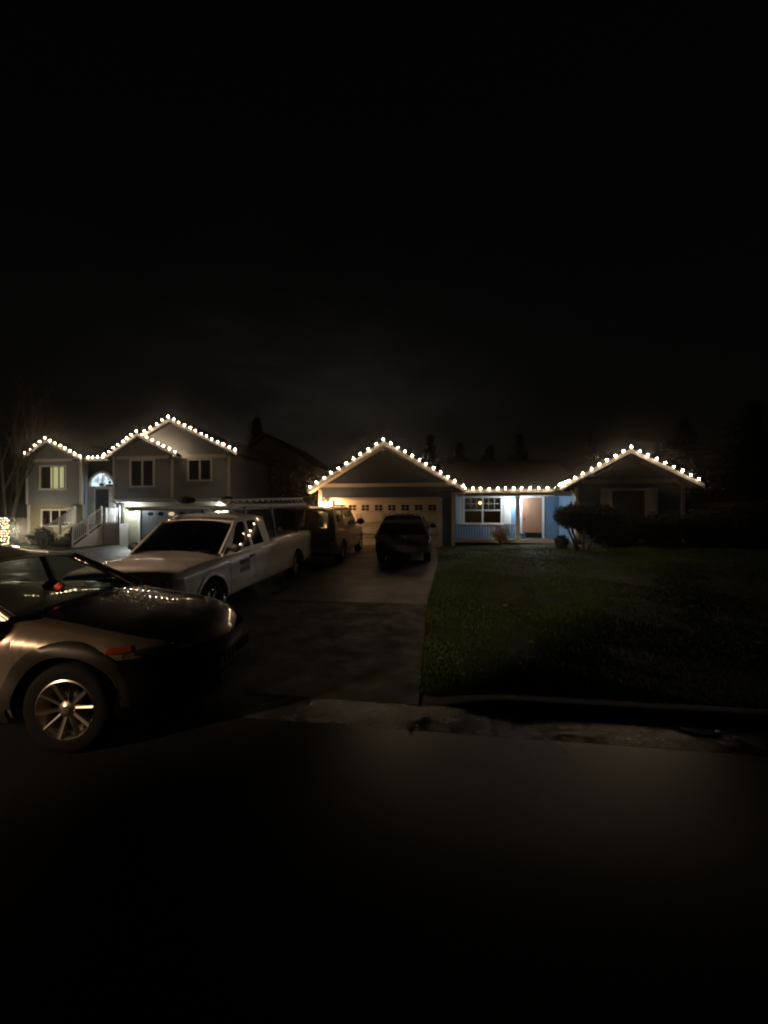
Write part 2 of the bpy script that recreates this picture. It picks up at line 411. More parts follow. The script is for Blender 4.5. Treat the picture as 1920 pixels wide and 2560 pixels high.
# garage door: 4 rows x 8 panels, the top row glazed
gd = MB(); DV = VG+.07; holes = []
dx = 4.88/8
for k in range(8):
    a = -4.69+dx*k; holes.append(rect(a+.14, a+dx-.12, 2.0, 2.25))
gd.panel(rect(-4.69, .19, .32, 2.47), holes, FV(DV), .05)
for r in range(4):
    zb = .36+r*.535
    if r < 3:
        for k in range(4):
            a = -4.69+1.22*k
            for (x0, x1, z0, z1) in ((a+.08, a+1.14, zb+.06, zb+.075), (a+.08, a+1.14, zb+.445, zb+.46), (a+.08, a+.095, zb+.077, zb+.443), (a+1.125, a+1.14, zb+.077, zb+.443)):
                gd.box(x0, x1, DV-.012, DV-.0005, z0, z1)
gdo = gd.build('garage_door', 'cream_paint', H)
for r in range(1, 4): MB().box(-4.688, .188, DV-.006, DV-.001, .352+r*.535, .36+r*.535).build('seam', 'seal_black', gdo)
for k in range(8):
    a = -4.69+dx*k
    MB().box(a+.14, a+dx-.12, DV+.025, DV+.03, 2.0, 2.25).build('pane', 'window_dark', gdo)
    mb = MB(); c = (a+.14+a+dx-.12)/2; mb.box(c-.012, c+.012, DV-.004, DV+.02, 2.001, 2.249)
    mb.box(a+.141, c-.013, DV-.003, DV+.019, 2.115, 2.135); mb.box(c+.013, a+dx-.121, DV-.003, DV+.019, 2.115, 2.135)
    mb.build('muntin', 'cream_paint', gdo)
MB().box(-2.33, -2.17, DV-.04, DV-.014, .62, .66).build('handle', 'iron', gdo)
# lantern beside the garage door
lt = MB(); lt.box(-5.00, -4.88, VG-.03, VG-.001, 2.0, 2.3); lt.box(-5.04, -4.84, VG-.25, VG-.05, 2.33, 2.36); lt.box(-5.03, -4.85, VG-.24, VG-.06, 2.02, 2.04)
lt.bar((-4.94, VG-.03, 2.38), (-4.94, VG-.14, 2.38), .02)
lo = lt.build('wall_lantern', 'iron', H)
MB().box(-5.02, -4.86, VG-.23, VG-.07, 2.045, 2.325).build('lamp_glass', 'lamp_warm', lo)
# garage roof
gable_roof(H, -5.72, -2.22, 1.30, 2.80, 4.90, 2.80, VE, 27, name='garage_roof')
mb = MB(); rake(mb, (-5.72, 2.96), (-2.22, 5.06), VE-.002); rake(mb, (-2.22, 5.06), (1.30, 2.96), VE-.002); mb.build('fascia', 'fascia_paint', H)
mb = MB(); mb.panel([(-5.7, 2.79), (-2.22, 4.87), (-2.22, 4.89), (-5.7, 2.81)], [], FV(VE+.002), .49); mb.panel([(1.28, 2.79), (-2.22, 4.87), (-2.22, 4.89), (1.28, 2.81)], [], FV(VE+.003), .488)
mb.build('soffit', 'soffit', H)
# porch
mb = MB(); mb.panel(rect(.85, 5.78, .5, 2.95), [rect(1.45, 3.14, 1.41, 2.62), rect(4.13, 5.04, .70, 2.60)], FV(VP), .15); mb.build('porch_wall', 'blue_siding', H)
mb = MB(); mb.panel(rect(VW, VP+.15, .5, 2.95), [], FU(5.80), .15); mb.build('wing_side_wall', 'blue_siding', H)
mb = MB(); mb.box(.86, 5.78, 17.45, VP-.002, .60, .70); mb.build('porch_deck', 'concrete', H)
mb = MB(); mb.box(.86, 5.45, 17.41, 17.446, .58, .72); mb.build('deck_fascia', 'white_trim', H)
mb = MB(); mb.box(.87, 5.78, 17.30, VP-.003, 2.86, 2.89); mb.build('porch_ceiling', 'soffit', H)
mb = MB(); mb.box(.90, 5.76, 17.30, 17.42, 2.62, 2.858); mb.build('porch_beam', 'white_trim', H)
# porch column and railing
mb = MB(); mb.box(3.55, 3.70, 17.46, 17.61, .702, 2.62); mb.box(3.52, 3.73, 17.43, 17.64, .702, .85); mb.box(3.52, 3.73, 17.43, 17.64, 2.50, 2.618); mb.build('column', 'white_trim', H)
mb = MB(); balusters(mb, (.90, 17.52, .70), (3.54, 17.52, .70), .66, .11); mb.build('railing', 'white_trim', H)
# porch window with shutters
w = window(H, 1.45, 3.14, 1.41, 2.62, VP, 1, True, (3, 2), 'glass_clear', tw=.10)
for (a, b) in ((1.00, 1.32), (3.27, 3.60)):
    mb = MB(); mb.box(a, b, VP-.045, VP-.002, 1.36, 2.72)
    for k in range(14): mb.box(a+.05, b-.05, VP-.056, VP-.046, 1.42+k*.088, 1.47+k*.088)
    mb.build('shutter', 'white_trim', H)
# room behind the porch window
mb = MB(); mb.box(.9, 4.05, 22.3, 22.4, .5, 2.9); mb.box(4.05, 4.12, VP+.152, 22.3, .5, 2.9); mb.box(.9, 4.05, VP+.16, 22.3, .45, .5); mb.box(.9, 4.05, VP+.16, 22.3, 2.88, 2.9); mb.build('room', 'room_wall', H)
# front door
mb = MB(); mb.box(4.03, 4.12, VP-.04, VP-.002, .702, 2.72); mb.box(5.05, 5.14, VP-.04, VP-.002, .702, 2.72); mb.box(4.122, 5.048, VP-.04, VP-.002, 2.61, 2.72); mb.build('door_frame', 'white_trim', H)
mb = MB(); mb.box(4.13, 5.04, VP+.02, VP+.06, .702, 2.60)
for (a, b, c, d) in ((4.25, 4.53, 1.7, 2.45), (4.64, 4.92, 1.7, 2.45), (4.25, 4.53, .85, 1.5), (4.64, 4.92, .85, 1.5)): mb.box(a, b, VP+.008, VP+.0195, c, d)
dr = mb.build('front_door', 'door_wood', H)
mb = MB(); mb.tube([(4.22, VP+.019, 1.62), (4.22, VP-.03, 1.62)], .028, 10); mb.build('handle', 'iron', dr)
MB().box(4.14, 5.03, VP-.006, VP+.006, .705, .95).build('kick_plate', 'black_door', dr)
mb = MB(); mb.tube([(3.88, VP-.001, 2.42), (3.88, VP-.07, 2.42)], .05, 10); pl = mb.build('porch_lamp', 'white_trim', H)
mb = MB(); mb.lathe((3.88, VP-.11, 2.36), [(.02, 0), (.055, .03), (.06, .09), (.03, .13)], 10); mb.build('lamp_bulb', 'lamp_cool', pl)
# door mat / newspaper box on the porch
single(MB().box(3.92, 4.12, 18.3, 18.5, .702, .95), 'storage_box', 'blue_siding', 'small blue-grey box on the porch floor beside the front door', 'box', (4.02, 18.4, .702))
# porch roof slope and main roof
mb = MB(); mb.hexa([(.3, 17.15, 2.80), (6.6, 17.15, 2.80), (6.6, 17.15, 2.92), (.3, 17.15, 2.92)], [(.3, 22.2, 4.66), (6.6, 22.2, 4.66), (6.6, 22.2, 4.78), (.3, 22.2, 4.78)])
mb.hexa([(-5.7, 22.2, 4.66), (10.4, 22.2, 4.66), (10.4, 22.2, 4.78), (-5.7, 22.2, 4.78)], [(-5.7, 27.4, 2.80), (10.4, 27.4, 2.80), (10.4, 27.4, 2.92), (-5.7, 27.4, 2.92)])
mb.build('main_roof', 'shingle', H)
MB().box(1.22, 5.30, 17.06, 17.148, 2.76, 2.90).build('gutter', 'fascia_paint', H)
mb = MB(); mb.tube([(5.62, 16.9, 2.84), (5.72, 16.75, 2.70), (5.76, 16.72, 2.55), (5.76, 16.72, .7)], .035, 8); mb.build('downspout', 'white_trim', H, 50)
# right wing
wl = [(5.80, .4), (9.86, .4), (9.86, 2.96), (7.83, 4.16), (5.80, 2.96)]
MB().panel(wl, [rect(7.18, 8.45, 1.55, 2.80)], FV(VW-.002), .15).build('wing_wall', 'slate_siding', H)
MB().box(9.71, 9.86, VW+.15, 27, .4, 2.95).build('wing_end_wall', 'slate_siding', H)
window(H, 7.18, 8.45, 1.55, 2.80, VW-.002, 0, False, None, 'blind_grey', tw=.08)
for (a, b) in ((6.74, 7.08), (8.55, 8.89)):
    mb = MB(); mb.box(a, b, VW-.05, VW-.004, 1.50, 2.90)
    for k in range(14): mb.box(a+.05, b-.05, VW-.061, VW-.051, 1.56+k*.09, 1.61+k*.09)
    mb.build('shutter', 'white_trim', H)
mb = MB(); mb.box(6.02, 9.66, VW-.035, VW-.005, 3.10, 3.26); mb.box(9.78, 9.90, VW-.04, VW-.005, .5, 2.95); mb.box(5.76, 5.88, VW-.04, VW-.005, .5, 2.95); mb.build('wing_trim', 'white_trim', H)
gable_roof(H, 5.02, 7.68, 10.30, 2.83, 4.28, 2.88, VWE, 22.2, .13, 'wing_roof')
mb = MB(); rake(mb, (5.02, 2.97), (7.68, 4.42), VWE-.002, .16); rake(mb, (7.68, 4.42), (10.30, 3.02), VWE-.002, .16); mb.build('fascia', 'fascia_paint', H)

# ------------------------------------------------------------------ split-level neighbour house
N = root('house', -18.3, 20.5, 0, 'two-storey split-level grey-green house with a lit half-round window over its entry stairs', 'house')
VB = 20.5; VR = 20.95; VL = 21.1; VM = 20.38
MB().panel([(-24.77, 2.38), (-21.0, 2.38), (-21.0, 5.06), (-23.12, 6.08), (-24.69, 5.20)], [rect(-23.80, -22.12, 3.36, 4.68)], FV(VB), .15).build('upper_wall', 'sage_siding', N)
MB().panel(rect(-24.72, -21.0, -.05, 2.378), [rect(-23.75, -21.95, 1.12, 2.02)], FV(VB+.06), .15).build('lower_wall', 'tan_siding', N)
MB().panel([(-18.73, 2.55), (-15.0, 2.55), (-15.0, 5.20), (-16.97, 6.25), (-18.73, 5.15)], [rect(-17.62, -16.20, 3.46, 4.92)], FV(VM), .15).build('upper_wall', 'sage_siding', N)
MB().panel([(-15.0, 2.55), (-11.55, 2.55), (-11.55, 5.30), (-15.12, 7.08), (-17.2, 6.05), (-15.0, 5.1)], [rect(-14.05, -12.70, 3.78, 4.90)], FV(VB), .15).build('upper_wall', 'sage_siding', N)
for q in ((-11.70, -11.55, VB+.152, 29, 0, 5.1), (-24.77, -24.62, VB+.215, 29, 0, 5.1), (-21.15, -21.0, VB+.215, VR-.003, 0, 5.0), (-18.73, -18.60, VM+.152, VR-.002, 2.551, 5.0)): MB().box(*q).build('side_wall', 'sage_siding', N)
# recessed entry wall
zf = 3.49; cx = -20.08; hwid = .80
arch = [(cx+hwid*math.cos(a), zf+hwid*math.sin(a)) for a in fr(0, math.pi, 14)]
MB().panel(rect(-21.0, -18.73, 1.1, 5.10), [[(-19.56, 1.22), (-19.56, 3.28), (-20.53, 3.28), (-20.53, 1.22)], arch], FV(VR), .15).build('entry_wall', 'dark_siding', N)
mb = MB(); out = [(cx+(hwid+.12)*math.cos(a), zf+(hwid+.12)*math.sin(a)) for a in fr(0, math.pi, 14)]
mb.panel(out+[(cx-hwid-.12, zf-.16), (cx+hwid+.12, zf-.16)], [arch[::-1]], FV(VR-.05), .048)
mb.box(cx-hwid-.12, -20.53, VR-.045, VR-.002, 1.22, zf-.162); mb.box(-19.56, cx+hwid+.12, VR-.045, VR-.002, 1.22, zf-.162)
fw = mb.build('entry_surround', 'white_trim', N)
mb = MB(); i0 = [mb.add((a, VR+.06, b)) for a, b in arch]; mb.f.append(i0)
fan = mb.build('fan_window', 'fan_glass_lit', N)
mb = MB()
for a in (R(45), R(90), R(135)): mb.bar((cx, VR+.04, zf), (cx+hwid*math.cos(a), VR+.04, zf+hwid*math.sin(a)), .025, .025)
mb.build('muntin', 'white_trim', fan)
mb = MB(); mb.lathe((cx+.52, VR+.03, zf+.24), [(.02, -.09), (.09, -.05), (.1, .02), (.03, .09)], 10); mb.lathe((cx-.02, VR+.03, zf+.03), [(.12, 0), (.14, .10), (.04, .16)], 8)
mb.box(cx+.25, cx+.74, VR+.02, VR+.04, zf+.001, zf+.13); mb.build('ledge_ornament', 'interior_grey', fan)
mb = MB()
for (a, b, r) in ((.26, .66, .05), (.36, .60, .06), (.42, .68, .045), (.33, .73, .04)): mb.lathe((cx+a, VR+.03, zf+b), [(.01, -r), (r, 0), (.01, r)], 8)
mb.build('orange_garland', 'lens_amber', fan)
MB().box(-20.52, -19.57, VR+.03, VR+.07, 1.222, 3.27).build('front_door', 'black_door', N)
mb = MB(); mb.panel([(-20.25+.26*math.cos(a)+.25, 2.78+.22*math.sin(a)) for a in fr(0, math.pi, 8)], [], FV(VR+.02), .009); mb.build('door_glass', 'window_dark', N)
# lower garage front under the overhang
MB().panel(rect(-18.73, -11.60, 0, 2.54), [rect(-17.62, -12.75, .02, 2.10)], FV(VL), .15).build('garage_wall', 'tan_siding', N)
MB().box(-18.72, -11.56, VM+.01, VL-.001, 2.50, 2.548).build('soffit', 'soffit', N)
mb = MB(); mb.box(-18.78, -15.0, VM-.03, VM-.002, 2.50, 2.70); mb.box(-14.998, -11.52, VB-.05, VB-.002, 2.50, 2.70); mb.build('band_board', 'white_trim', N)
mb = MB(); mb.box(-17.75, -17.62, VL-.04, VL-.002, .02, 2.24); mb.box(-12.75, -12.62, VL-.04, VL-.002, .02, 2.24); mb.box(-17.618, -12.752, VL-.04, VL-.002, 2.10, 2.24); mb.build('trim', 'white_trim', N)
gh = [[(-17.0+.68*k+.22*math.cos(a), 1.82+.12*math.sin(a)) for a in fr(0, 2*math.pi*11/12, 11)] for k in range(6)]
g2 = MB().panel(rect(-17.618, -12.752, .03, 2.10), gh, FV(VL+.06), .05).build('garage_door', 'grey_door', N)
for k in range(6):
    MB().panel(gh[k], [], FV(VL+.09), .006).build('pane', 'window_dark' if k != 2 else 'window_glow_far', g2)  # one pane glows in place of light reflected in the door
# corner boards, gable bands
for q in ((-21.12, -20.96, VB-.035, VB-.002, 2.40, 5.0),
          (-15.08, -14.93, VM-.035, VM-.003, 2.72, 5.0),
          (-11.66, -11.50, VB-.035, VB-.002, 2.72, 5.1),
          (-24.82, -24.70, VB-.035, VB-.002, 2.40, 5.1),
          (-24.78, -24.62, VB+.02, VB+.058, .05, 2.36),
          (-18.79, -18.68, VM-.035, VM-.003, 2.72, 5.2),
          (-24.6, -21.2, VB-.03, VB-.003, 5.0, 5.16),
          (-18.5, -15.2, VM-.032, VM-.004, 5.02, 5.20),
          (-14.9, -11.75, VB-.03, VB-.003, 5.02, 5.24)):
    MB().box(*q).build('gable_band' if q[1]-q[0] > 1 else 'corner_board', 'white_trim', N)
window(N, -23.80, -22.12, 3.36, 4.68, VB, 1, False, None, 'glass_clear')
mb = MB()
for k in range(26):
    a = -23.80+1.68*k/26; mb.box(a, a+.066, VB+.10+.015*(k % 2), VB+.115+.015*(k % 2), 3.3, 4.7)
mb.build('curtain', 'curtain_dim', N)
mb = MB()
for k in range(5):
    for j in range(1): mb.box(-23.20+.105*k, -23.105+.105*k, VB+.075+.008*(k % 2), VB+.085+.008*(k % 2), 3.37, 4.67)
for k in range(3): mb.box(-22.58+.095*k, -22.495+.095*k, VB+.075+.008*(k % 2), VB+.085+.008*(k % 2), 3.40, 4.66)
mb.build('lit_blind', 'curtain_lit', N)
window(N, -23.75, -21.95, 1.12, 2.02, VB+.06, 2, False, None, 'window_dark')
window(N, -17.62, -16.20, 3.46, 4.92, VM, 1, False, None, 'window_dark')
window(N, -14.05, -12.70, 3.78, 4.90, VB, 1, False, None, 'window_dark')
# roofs
gable_roof(N, -24.70, -23.10, -20.70, 5.22, 6.14, 5.02, 20.25, 27, .13)
gable_roof(N, -19.05, -16.95, -14.50, 5.00, 6.33, 5.10, 20.06, 25, .13)
gable_roof(N, -19.05, -15.10, -10.98, 5.00, 7.16, 5.14, 20.27, 29, .13)
mb = MB(); mb.hexa([(-21.6, 20.46, 5.00), (-18.9, 20.46, 5.00), (-18.9, 20.46, 5.10), (-21.6, 20.46, 5.10)], [(-21.6, 25, 6.6), (-16, 25, 6.6), (-16, 25, 6.7), (-21.6, 25, 6.7)])
mb.hexa([(-24.9, 25, 6.6), (-16, 25, 6.6), (-16, 25, 6.7), (-24.9, 25, 6.7)], [(-24.9, 30, 5.0), (-11.1, 30, 5.0), (-11.1, 30, 5.1), (-24.9, 30, 5.1)]); mb.build('main_roof', 'shingle', N)
mb = MB()
rake(mb, (-24.70, 5.36), (-23.10, 6.28), 20.245, .17); rake(mb, (-23.10, 6.28), (-20.70, 5.16), 20.245, .17)
rake(mb, (-19.05, 5.14), (-16.95, 6.47), 20.055, .17); rake(mb, (-16.95, 6.47), (-14.50, 5.24), 20.055, .17)
rake(mb, (-16.95, 6.33), (-15.10, 7.30), 20.265, .17); rake(mb, (-15.10, 7.30), (-10.98, 5.28), 20.265, .17)
mb.box(-20.69, -19.06, 20.38, 20.455, 4.97, 5.12); mb.build('fascia', 'fascia_paint', N)
# landing, steps and railings
mb = MB(); mb.box(-21.0, -18.30, 20.30, VR-.002, 0, 1.22); mb.build('entry_landing', 'interior_grey', N)
mb = MB(); mb.box(-19.30, -18.30, 20.24, 20.296, -.02, 1.24); mb.box(-18.296, -18.25, 20.24, 20.9, -.02, 1.24); mb.build('landing_skirt', 'white_trim', N)
mb = MB()
for k in range(7): mb.box(-21.1, -19.42, 20.30-.27*(k+1), 20.298-.27*k, -.02, 1.22-.174*(k+1))
mb.build('entry_steps', 'interior_grey', N)
mb = MB()
mb.panel([(18.40, 0), (20.29, 0), (20.29, 1.20), (18.45, .10)], [], FU(-19.40), .04)
mb.build('stair_skirt', 'white_trim', N)
def stair_rail(u, nm):
    mb = MB()
    for (v, z) in ((20.25, 1.22), (19.35, .62), (18.42, .0)): mb.box(u-.05, u+.05, v-.05, v+.05, z, z+1.06 if z > 0 else 1.16)
    balusters(mb, (u, 20.2, 1.20), (u, 18.46, .16), .92, .13, .03)
    mb.build(nm, 'white_trim', N)
stair_rail(-19.46, 'stair_railing'); stair_rail(-21.22, 'stair_railing')
mb = MB(); balusters(mb, (-19.20, 20.29, 1.24), (-18.32, 20.29, 1.24), .94, .11); mb.box(-18.36, -18.27, 20.24, 20.33, 1.24, 2.22); mb.box(-19.25, -19.16, 20.24, 20.33, 1.24, 2.22); mb.build('landing_railing', 'white_trim', N)
mb = MB(); balusters(mb, (-21.9, 20.29, 1.22), (-21.24, 20.29, 1.22), .94, .11); mb.build('landing_railing', 'white_trim', N)
mb = MB(); mb.tube([(-18.75, 20.14, 2.62), (-18.42, 20.14, 2.44), (-18.22, 20.18, 2.34), (-18.20, 20.18, .1)], .045, 8); mb.build('downspout', 'white_trim', N, 50)
mb = MB(); mb.box(-18.16, -18.00, VL-.05, VL-.001, 2.0, 2.25); mb.tube([(-18.08, VL-.04, 2.2), (-18.08, VL-.12, 2.2)], .03); lo = mb.build('wall_lamp', 'iron', N)
mb = MB(); mb.lathe((-18.08, VL-.16, 2.05), [(.03, 0), (.085, .04), (.09, .13), (.04, .18)], 10); mb.build('lamp_bulb', 'lamp_cool', lo)
mb = MB(); mb.box(-12.46, -12.30, VL-.05, VL-.001, 2.0, 2.25); mb.tube([(-12.38, VL-.04, 2.2), (-12.38, VL-.12, 2.2)], .03); lo = mb.build('wall_lamp', 'iron', N)
mb = MB(); mb.lathe((-12.38, VL-.16, 2.05), [(.03, 0), (.085, .04), (.09, .13), (.04, .18)], 10); mb.build('lamp_bulb', 'lamp_cool', lo)

# dark neighbour house further back
B = root('house', -13.6, 31, 0, 'unlit gabled house far back between the two decorated houses with one small lit window', 'house')
MB().panel([(-17.6, -.05), (-10.6, -.05), (-10.6, 5.9), (-14.1, 8.3), (-17.6, 5.9)], [rect(-14.55, -13.93, 1.38, 2.05)], FV(31), .2).build('wall', 'dark_siding', B)
MB().box(-10.8, -10.6, 31.21, 41, 0, 5.9).build('side_wall', 'dark_siding', B)
gable_roof(B, -18.0, -14.1, -10.2, 5.75, 8.45, 5.75, 30.6, 41, .15)
MB().box(-14.55, -14.12, 31.08, 31.1, 1.38, 2.05).build('pane', 'window_glow_far', B)
MB().box(-14.12, -13.93, 31.08, 31.1, 1.38, 1.95).build('pane', 'window_blue_far', B)
mb = MB(); mb.box(-14.62, -14.552, 30.96, 30.998, 1.3, 2.13); mb.box(-13.928, -13.86, 30.96, 30.998, 1.3, 2.13); mb.box(-14.40, -14.37, 30.96, 30.998, 1.38, 2.05); mb.box(-14.14, -14.11, 30.96, 30.998, 1.38, 2.05); mb.build('window_frame', 'dark_siding', B)

# ------------------------------------------------------------------ string lights
def bulb_mesh(r, h, m, n=8):
    mb = MB(); mb.lathe((0, 0, 0), [(r*.45, 0), (r*.95, h*.22), (r, h*.42), (r*.62, h*.75), (r*.12, h)], n)
    me = bpy.data.meshes.new('bulb'); me.from_pydata(mb.v, [], mb.f); me.materials.append(M[m])
    me.shade_smooth(); return me
def string(rt, paths, me, wire_r=.010):
    o0 = ORG[rt.name]; mb = MB()
    for pts, n, skip in paths:
        segs = [(Vector(a), Vector(b)) for a, b in zip(pts, pts[1:])]
        mb.tube([Vector(p)+Vector((0, 0, -.005)) for p in pts], wire_r, 5)
        (a, b) = segs[0]
        for k in range(skip, n):
            p = a+(b-a)*k/(n-1)+Vector((random.gauss(0, .012), 0, random.gauss(0, .006)))
            o = bpy.data.objects.new('bulb', me); COL.objects.link(o); o.parent = rt
            o.location = p-Vector(o0); o.rotation_euler = (random.gauss(0, .3), random.gauss(0, .3), 0); o.scale = [random.uniform(.85, 1.12)]*3
    w = mb.build('cable', 'wire', rt)
bm_ = bulb_mesh(.029, .066, 'bulb_warm')
T1 = root('string_lights', -2.22, VE, 5.0, 'string of warm white bulbs along the eaves of the blue single-storey house', 'string lights', 'strings of bulbs on the eaves')
e = .035
string(T1, [
    ([(-5.60, VE-.075, 3.035), (-2.22, VE-.075, 5.07+e)], 11, 0), ([(-2.22, VE-.075, 5.07+e), (1.20, VE-.075, 3.03+e)], 12, 1),
    ([(1.30, 17.01, 2.925), (5.05, 17.01, 2.925)], 12, 0), ([(4.98, VWE-.075, 2.99), (5.32, VWE-.075, 3.17)], 5, 0),
    ([(5.24, VWE-.075, 3.105), (7.68, VWE-.075, 4.43+e)], 9, 1), ([(7.68, VWE-.075, 4.43+e), (10.08, VWE-.075, 3.14+e)], 9, 1)], bm_)
bm2 = bulb_mesh(.036, .082, 'bulb_warm_far')
T2 = root('string_lights', -18.3, 20.0, 5.0, 'string of warm white bulbs along the eaves of the two-storey split-level house', 'string lights', 'strings of bulbs on the eaves')
string(T2, [
    ([(-24.52, 20.15, 5.47), (-23.10, 20.15, 6.29+e)], 5, 0), ([(-23.10, 20.15, 6.29+e), (-20.74, 20.15, 5.18+e)], 8, 1),
    ([(-20.74, 20.34, 5.15), (-19.15, 20.34, 5.15)], 6, 1), ([(-18.98, 19.96, 5.20+e), (-16.95, 19.96, 6.48+e)], 8, 0),
    ([(-16.95, 19.96, 6.48+e), (-14.52, 19.96, 5.26+e)], 8, 1), ([(-16.62, 20.17, 6.52+e), (-15.10, 20.17, 7.31+e)], 5, 0), ([(-15.10, 20.17, 7.31+e), (-11.05, 20.17, 5.33+e)], 13, 1)], bm2)

# ------------------------------------------------------------------ plants
def leaves(mb, c, r, n, size, shell=.5, cut=None, flat=1.0):
    c = Vector(c)
    for _ in range(n):
        while True:
            d = Vector((random.uniform(-1, 1), random.uniform(-1, 1), random.uniform(-1, 1)))
            if .02 < d.length < 1: break
        d = d.normalized()*(shell+(1-shell)*random.random())
        d *= 1+.12*math.sin(9*d.x+5*d.z)+random.gauss(0, .04)
        p = c+Vector((d.x*r[0], d.y*r[1], d.z*r[2]))
        if cut and p.z < cut: continue
        a = Vector((random.gauss(0, 1), random.gauss(0, 1), random.gauss(0, 1)*flat)).normalized(); b = a.orthogonal().normalized()
        s = size*random.uniform(.6, 1.4)
        mb.face(p-a*s, p-b*s*.45, p+a*s, p+b*s*.45)
def leafmesh(mb, name, m, rt):
    o0 = ORG[rt.name]; me = bpy.data.meshes.new(name)
    me.from_pydata([(x-o0[0], y-o0[1], z-o0[2]) for x, y, z in mb.v], [], mb.f); me.materials.append(M[m])
    o = bpy.data.objects.new(name, me); COL.objects.link(o); o.parent = rt; ORG[o.name] = o0
    return o
# flat-topped multi-stem shrub in front of the wing
g0 = ground_z(5.3, 14.8)
P = root('topiary_shrub', 5.25, 14.8, g0, 'large flat-topped dark shrub on leaning bare stems at the corner of the porch', 'shrub')
mb = MB()
for (x, y, tx, ty, tz) in ((5.12, 14.8, 4.72, 14.7, 1.55), (5.2, 14.9, 5.0, 15.0, 1.6), (5.34, 14.8, 5.4, 14.7, 1.5), (5.5, 14.9, 5.9, 15.0, 1.5), (5.42, 14.75, 6.2, 14.8, 1.45)):
    mb.tube([(x, y, g0-.05), (x+(tx-x)*.25, y, g0+.35), (x+(tx-x)*.7, ty, g0+.7), (tx, ty, tz)], [.05, .042, .035, .02], 7)
mb.build('trunk', 'bark', P, 60)
mb = MB()
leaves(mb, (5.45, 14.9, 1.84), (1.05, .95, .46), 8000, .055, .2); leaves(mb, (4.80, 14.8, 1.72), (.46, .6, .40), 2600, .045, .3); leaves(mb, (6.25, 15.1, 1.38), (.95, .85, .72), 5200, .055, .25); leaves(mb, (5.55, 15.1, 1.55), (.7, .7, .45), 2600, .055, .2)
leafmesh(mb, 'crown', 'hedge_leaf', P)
for (u, v, z, rx, rz, lab) in ((7.0, 15.9, 1.15, .95, .75, 'rounded dark shrub under the left shutter of the wing window'), (8.5, 15.9, 1.05, .95, .70, 'rounded dark shrub below the right shutter of the wing window'),
                          (9.9, 15.9, 1.1, .8, .78, 'dark shrub at the far right corner of the blue house')):
    g = ground_z(u, v); rt = root('shrub', u, v, g, lab, 'shrub', 'dark shrubs below the wing window')
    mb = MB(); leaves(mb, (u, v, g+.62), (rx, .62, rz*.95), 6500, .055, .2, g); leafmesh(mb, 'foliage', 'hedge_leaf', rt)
    mb = MB()
    for k in range(5): mb.tube([(u+random.uniform(-.1, .1), v, g-.05), (u+random.uniform(-.4, .4), v+random.uniform(-.2, .2), g+.6)], [.025, .01], 6)
    mb.build('stem', 'bark', rt)
g = ground_z(2.78, 16.9); rt = root('bush', 2.78, 16.9, g, 'small yellow-brown autumn bush in front of the porch railing', 'bush')
mb = MB()
for k in range(26):
    a = random.random()*6.28; r = random.uniform(.1, .42); mb.tube([(2.78, 16.9, g), (2.78+r*.5*math.cos(a), 16.9+r*.5*math.sin(a), g+.4), (2.78+r*math.cos(a), 16.9+r*math.sin(a), g+random.uniform(.6, .92))], [.012, .008, .003], 4)
mb.build('stem', 'twig', rt)
mb = MB(); leaves(mb, (2.78, 16.9, g+.47), (.42, .38, .40), 1300, .04, .3, g); leafmesh(mb, 'foliage', 'autumn_leaf', rt)
# planter pot by the porch corner
g = ground_z(4.88, 15.7); rt = root('planter', 4.88, 15.7, g, 'dark round planter tub on the grass between the porch and the flat-topped shrub', 'planter')
mb = MB(); mb.lathe((4.88, 15.7, g), [(.19, 0), (.24, .18), (.26, .33), (.275, .34), (.275, .38), (.24, .38), (.22, .34)], 16); mb.build('pot', 'pot_dark', rt, 40)
mb = MB(); leaves(mb, (4.88, 15.7, g+.42), (.24, .24, .1), 250, .04, .2); leafmesh(mb, 'foliage', 'hedge_leaf', rt)
# little plant in front of the neighbour's basement window
rt = root('potted_plant', -23.2, 19.6, 0, 'small spiky dark plant in a pot left of the neighbour\'s entry stairs', 'plant')
mb = MB(); mb.lathe((-23.2, 19.6, 0), [(.14, 0), (.2, .25), (.22, .27), (.18, .27)], 12); mb.build('pot', 'pot_dark', rt)
mb = MB()
for k in range(60):
    a = random.random()*6.28; r = random.uniform(.15, .5); h = random.uniform(.35, .72); dx, dy = math.cos(a), math.sin(a)
    mb.face((-23.2-dy*.02, 19.6+dx*.02, .25), (-23.2+dy*.02, 19.6-dx*.02, .25), (-23.2+dx*r*.7, 19.6+dy*r*.7, h), (-23.2+dx*r, 19.6+dy*r, h-.05))
leafmesh(mb, 'foliage', 'hedge_leaf', rt)
rt = root('shrub', -20.35, 17.6, 0, 'low dark shrub mound in front of the neighbour\'s entry steps', 'shrub')
mb = MB(); leaves(mb, (-20.3, 17.6, .55), (.62, .5, .62), 2600, .05, .3, 0); leafmesh(mb, 'foliage', 'hedge_leaf', rt)
mb = MB(); mb.tube([(-20.3, 17.6, -.02), (-20.3, 17.6, .5)], [.05, .02], 6); mb.build('stem', 'bark', rt)

